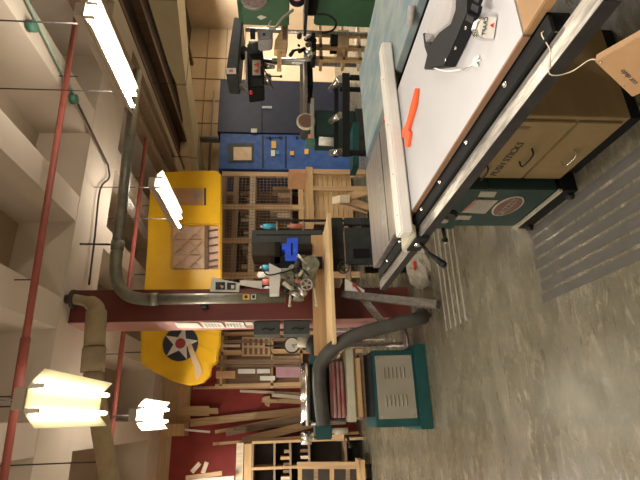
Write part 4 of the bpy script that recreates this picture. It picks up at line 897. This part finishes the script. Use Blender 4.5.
pl(250, 28, 255, 34, 'junction_box', 'black_plastic', 5.0, gm2, 0.1)
B().cyl((at(265, 33, 5.2).x, 5.15, 0), (at(265, 33, 5.2).x, 5.15, 2.0), 0.03).out('support_post', 'steel', gm2)
wb = T('wooden_jig', 'pale wooden jig with a stepped block hanging beside the drill press', 'jig', tuple(at(280, 45, 4.7)))
B().prism([at(x, y, 4.7) for x, y in ((281, 26), (288, 24.5), (288, 40), (286, 51), (274, 49), (275, 40), (281, 30))], (0, 0.12, 0)).out('block', 'pine_z', wb, bevel=0.003)
pl(277, 51, 281.5, 69, 'arm', 'pine_x', 4.72, wb, 0.05)
pl(282.5, 25, 287, 39, 'dark_slot', 'brown_z', 4.69, wb, 0.02)
ms = T('milling_head', 'cluttered black tool head above the band saw table edge', 'tool head', tuple(at(305, 45, 5.0)))
rr_ = random.Random(3)
for k in range(14):
    x = rr_.uniform(293, 315); y = rr_.uniform(34, 54); p = at(x, y, 5.0 + rr_.uniform(-.05, .1)); q = at(x + rr_.uniform(-6, 6), y + rr_.uniform(-5, 5), 5.0)
    B().cyl(p, q, rr_.uniform(0.015, 0.04), seg=10).out('fitting', ('black_plastic', 'dark_steel', 'steel')[k % 3], ms)
B().box(at(300, 52, 5.0).x, 5.0, 1.05, at(300, 32, 5.0).x, 5.3, at(316, 44, 5).z).out('tool_body', 'black_paint', ms)
# horizontal pipe running to the right of the drill press column is its rail
tag(B().cyl(at(272, 60, 5.3), at(360, 59.5, 5.3), 0.028, seg=14).out('vertical_bar', 'steel'), 'bright vertical steel bar left of the timber stand', 'bar')

# disc sander / arbour
Ds = T('disc_sander', 'green disc sander with a round brown disc, before the navy cabinet', 'disc sander', (3.7, 5.0, 0))
c = at(306, 121, 5.0)
B().cyl(c, c + Vector((0, 0.03, 0)), 0.125, seg=32).out('disc_guard', 'cream_metal', Ds)
B().cyl(c + Vector((0, -0.012, 0)), c + Vector((0, 0.01, 0)), 0.10, seg=32).out('sanding_disc', 'disc_brown', Ds)
B().cyl(c + Vector((0.02, 0.04, -0.02)), c + Vector((0.02, 0.35, -0.02)), 0.09, seg=20).out('motor', 'dark_grey', Ds)
pl(311, 98, 314, 138, 'tilt_table', 'vent_grey', 4.94, Ds, 0.22)
B().box(c.x - 0.2, 5.02, 0.5, c.x + 0.2, 5.4, c.z - 0.13).out('housing', 'saw_green', Ds, bevel=0.01)
B().box(c.x - 0.22, 5.0, 0.0, c.x + 0.22, 5.42, 0.5).out('pedestal', 'dark_grey', Ds)
pl(300, 64, 303, 112, 'upright_fence', 'galv', 4.97, Ds, 0.04)
pl(306, 138, 315, 143, 'switch', 'jbox_green', 4.96, Ds, 0.1); pl(308, 134, 313, 138, 'red_tag', 'can_red', 4.95, Ds, 0.02)
B().cyl(at(319, 141, 4.9), at(334, 142, 4.9), 0.055, seg=18).out('dust_port', 'fence_white', Ds)

# roller stand
Rs = T('roller_table', 'black framed roller table with bright rollers beyond the blue table', 'roller table', (3.1, 4.1, 0))
n0 = Vector((3.32, 3.74, 0.82)); n1 = Vector((2.52, 4.06, 0.82)); f0 = Vector((3.62, 4.28, 0.845)); f1 = Vector((2.86, 4.62, 0.845))
B().bar(n0, n1, 0.04, 0.075).out('near_rail', 'black_paint', Rs)
B().bar(f0, f1, 0.04, 0.05).out('far_rail', 'black_paint', Rs)
for t in (0.06, 0.5, 0.94):
    a = n0.lerp(n1, t) + Vector((0, 0.0, 0.06)); b__ = f0.lerp(f1, t) + Vector((0, 0.0, 0.06))
    B().cyl(a, b__, 0.035, seg=18).out('roller', 'bright_steel', Rs)
for a in (n0, n1, f0, f1):
    d = 0.05 if a in (n0, f0) else -0.05; B().box(a.x - 0.02 - d, a.y - 0.02, 0, a.x + 0.02 - d, a.y + 0.02, a.z - 0.04).out('leg', 'black_paint', Rs)
tag(pl(353, 122, 359, 165, 'green_bin', 'teal', 4.6, None, 0.25), 'dark green metal box between the roller table and the blue table', 'box')

# ------------------------------------------------------------------ light
def area(loc, sx, sy, e, col=(1, 0.86, 0.68), rot=(0, 0, 0)):
    l = bpy.data.lights.new('fill_light', 'AREA'); l.shape = 'RECTANGLE'; l.size = sx; l.size_y = sy; l.energy = e; l.color = col
    o = bpy.data.objects.new('fill_light', l); o.location = loc; o.rotation_euler = rot; C.objects.link(o)
LW = (1.0, 0.93, 0.84)
for x, y, e in ((0.15, 0.55, 95), (3.0, -1.2, 85), (5.6, 0.2, 85), (-2.2, 1.0, 60), (-2.2, 4.5, 70)):  # unseen lamps added outside the view as fill
    area((x, y, 3.05), 0.3, 1.3, e, LW)
    area((x, y, 3.12), 0.3, 1.3, e * 0.28, LW, (math.pi, 0, 0))          # upward fill added above each, to brighten the ceiling
area((8.2, 4.9, 3.1), 0.3, 1.3, 330, LW)  # unseen lamp added to brighten the right and back walls
area((9.3, 7.6, 3.2), 0.3, 1.3, 220, LW)  # second unseen lamp added for the same walls
area((-1.9, 7.6, 3.2), 0.3, 1.3, 140, LW)  # unseen lamp added to brighten the far left shelving
for x, y, e in ((3.02, 3.2, 12), (2.74, 5.7, 12), (0.17, 3.65, 3), (0.10, 5.9, 6)):   # uplights added over the hanging lamps, hidden by their housings, for a brighter ceiling
    area((x, y, 3.10), 0.10, 1.1, e, LW, (math.pi, 0, 0))
w = bpy.data.worlds.new('World'); bpy.context.scene.world = w; w.use_nodes = True
w.node_tree.nodes['Background'].inputs[0].default_value = (0.8, 0.7, 0.6, 1); w.node_tree.nodes['Background'].inputs[1].default_value = 0.05

# ------------------------------------------------------------------ camera (held sideways)
cam = bpy.data.cameras.new('camera'); co = bpy.data.objects.new('camera', cam); C.objects.link(co)
cam.sensor_fit = 'HORIZONTAL'; cam.sensor_width = 36.0; cam.lens = 36.0 * FPX / 640.0; cam.clip_start = 0.02
rx = -UP_; uy = RIGHT; bz = -FW.normalized()
mt = Matrix((rx.normalized(), uy.normalized(), bz)).transposed().to_4x4(); mt.translation = EYE
co.matrix_world = mt
bpy.context.scene.camera = co
vs = bpy.context.scene.view_settings
vs.view_transform = 'Standard'; vs.look = 'None'; vs.gamma = 1; vs.exposure = 0.0; vs.use_curve_mapping = False
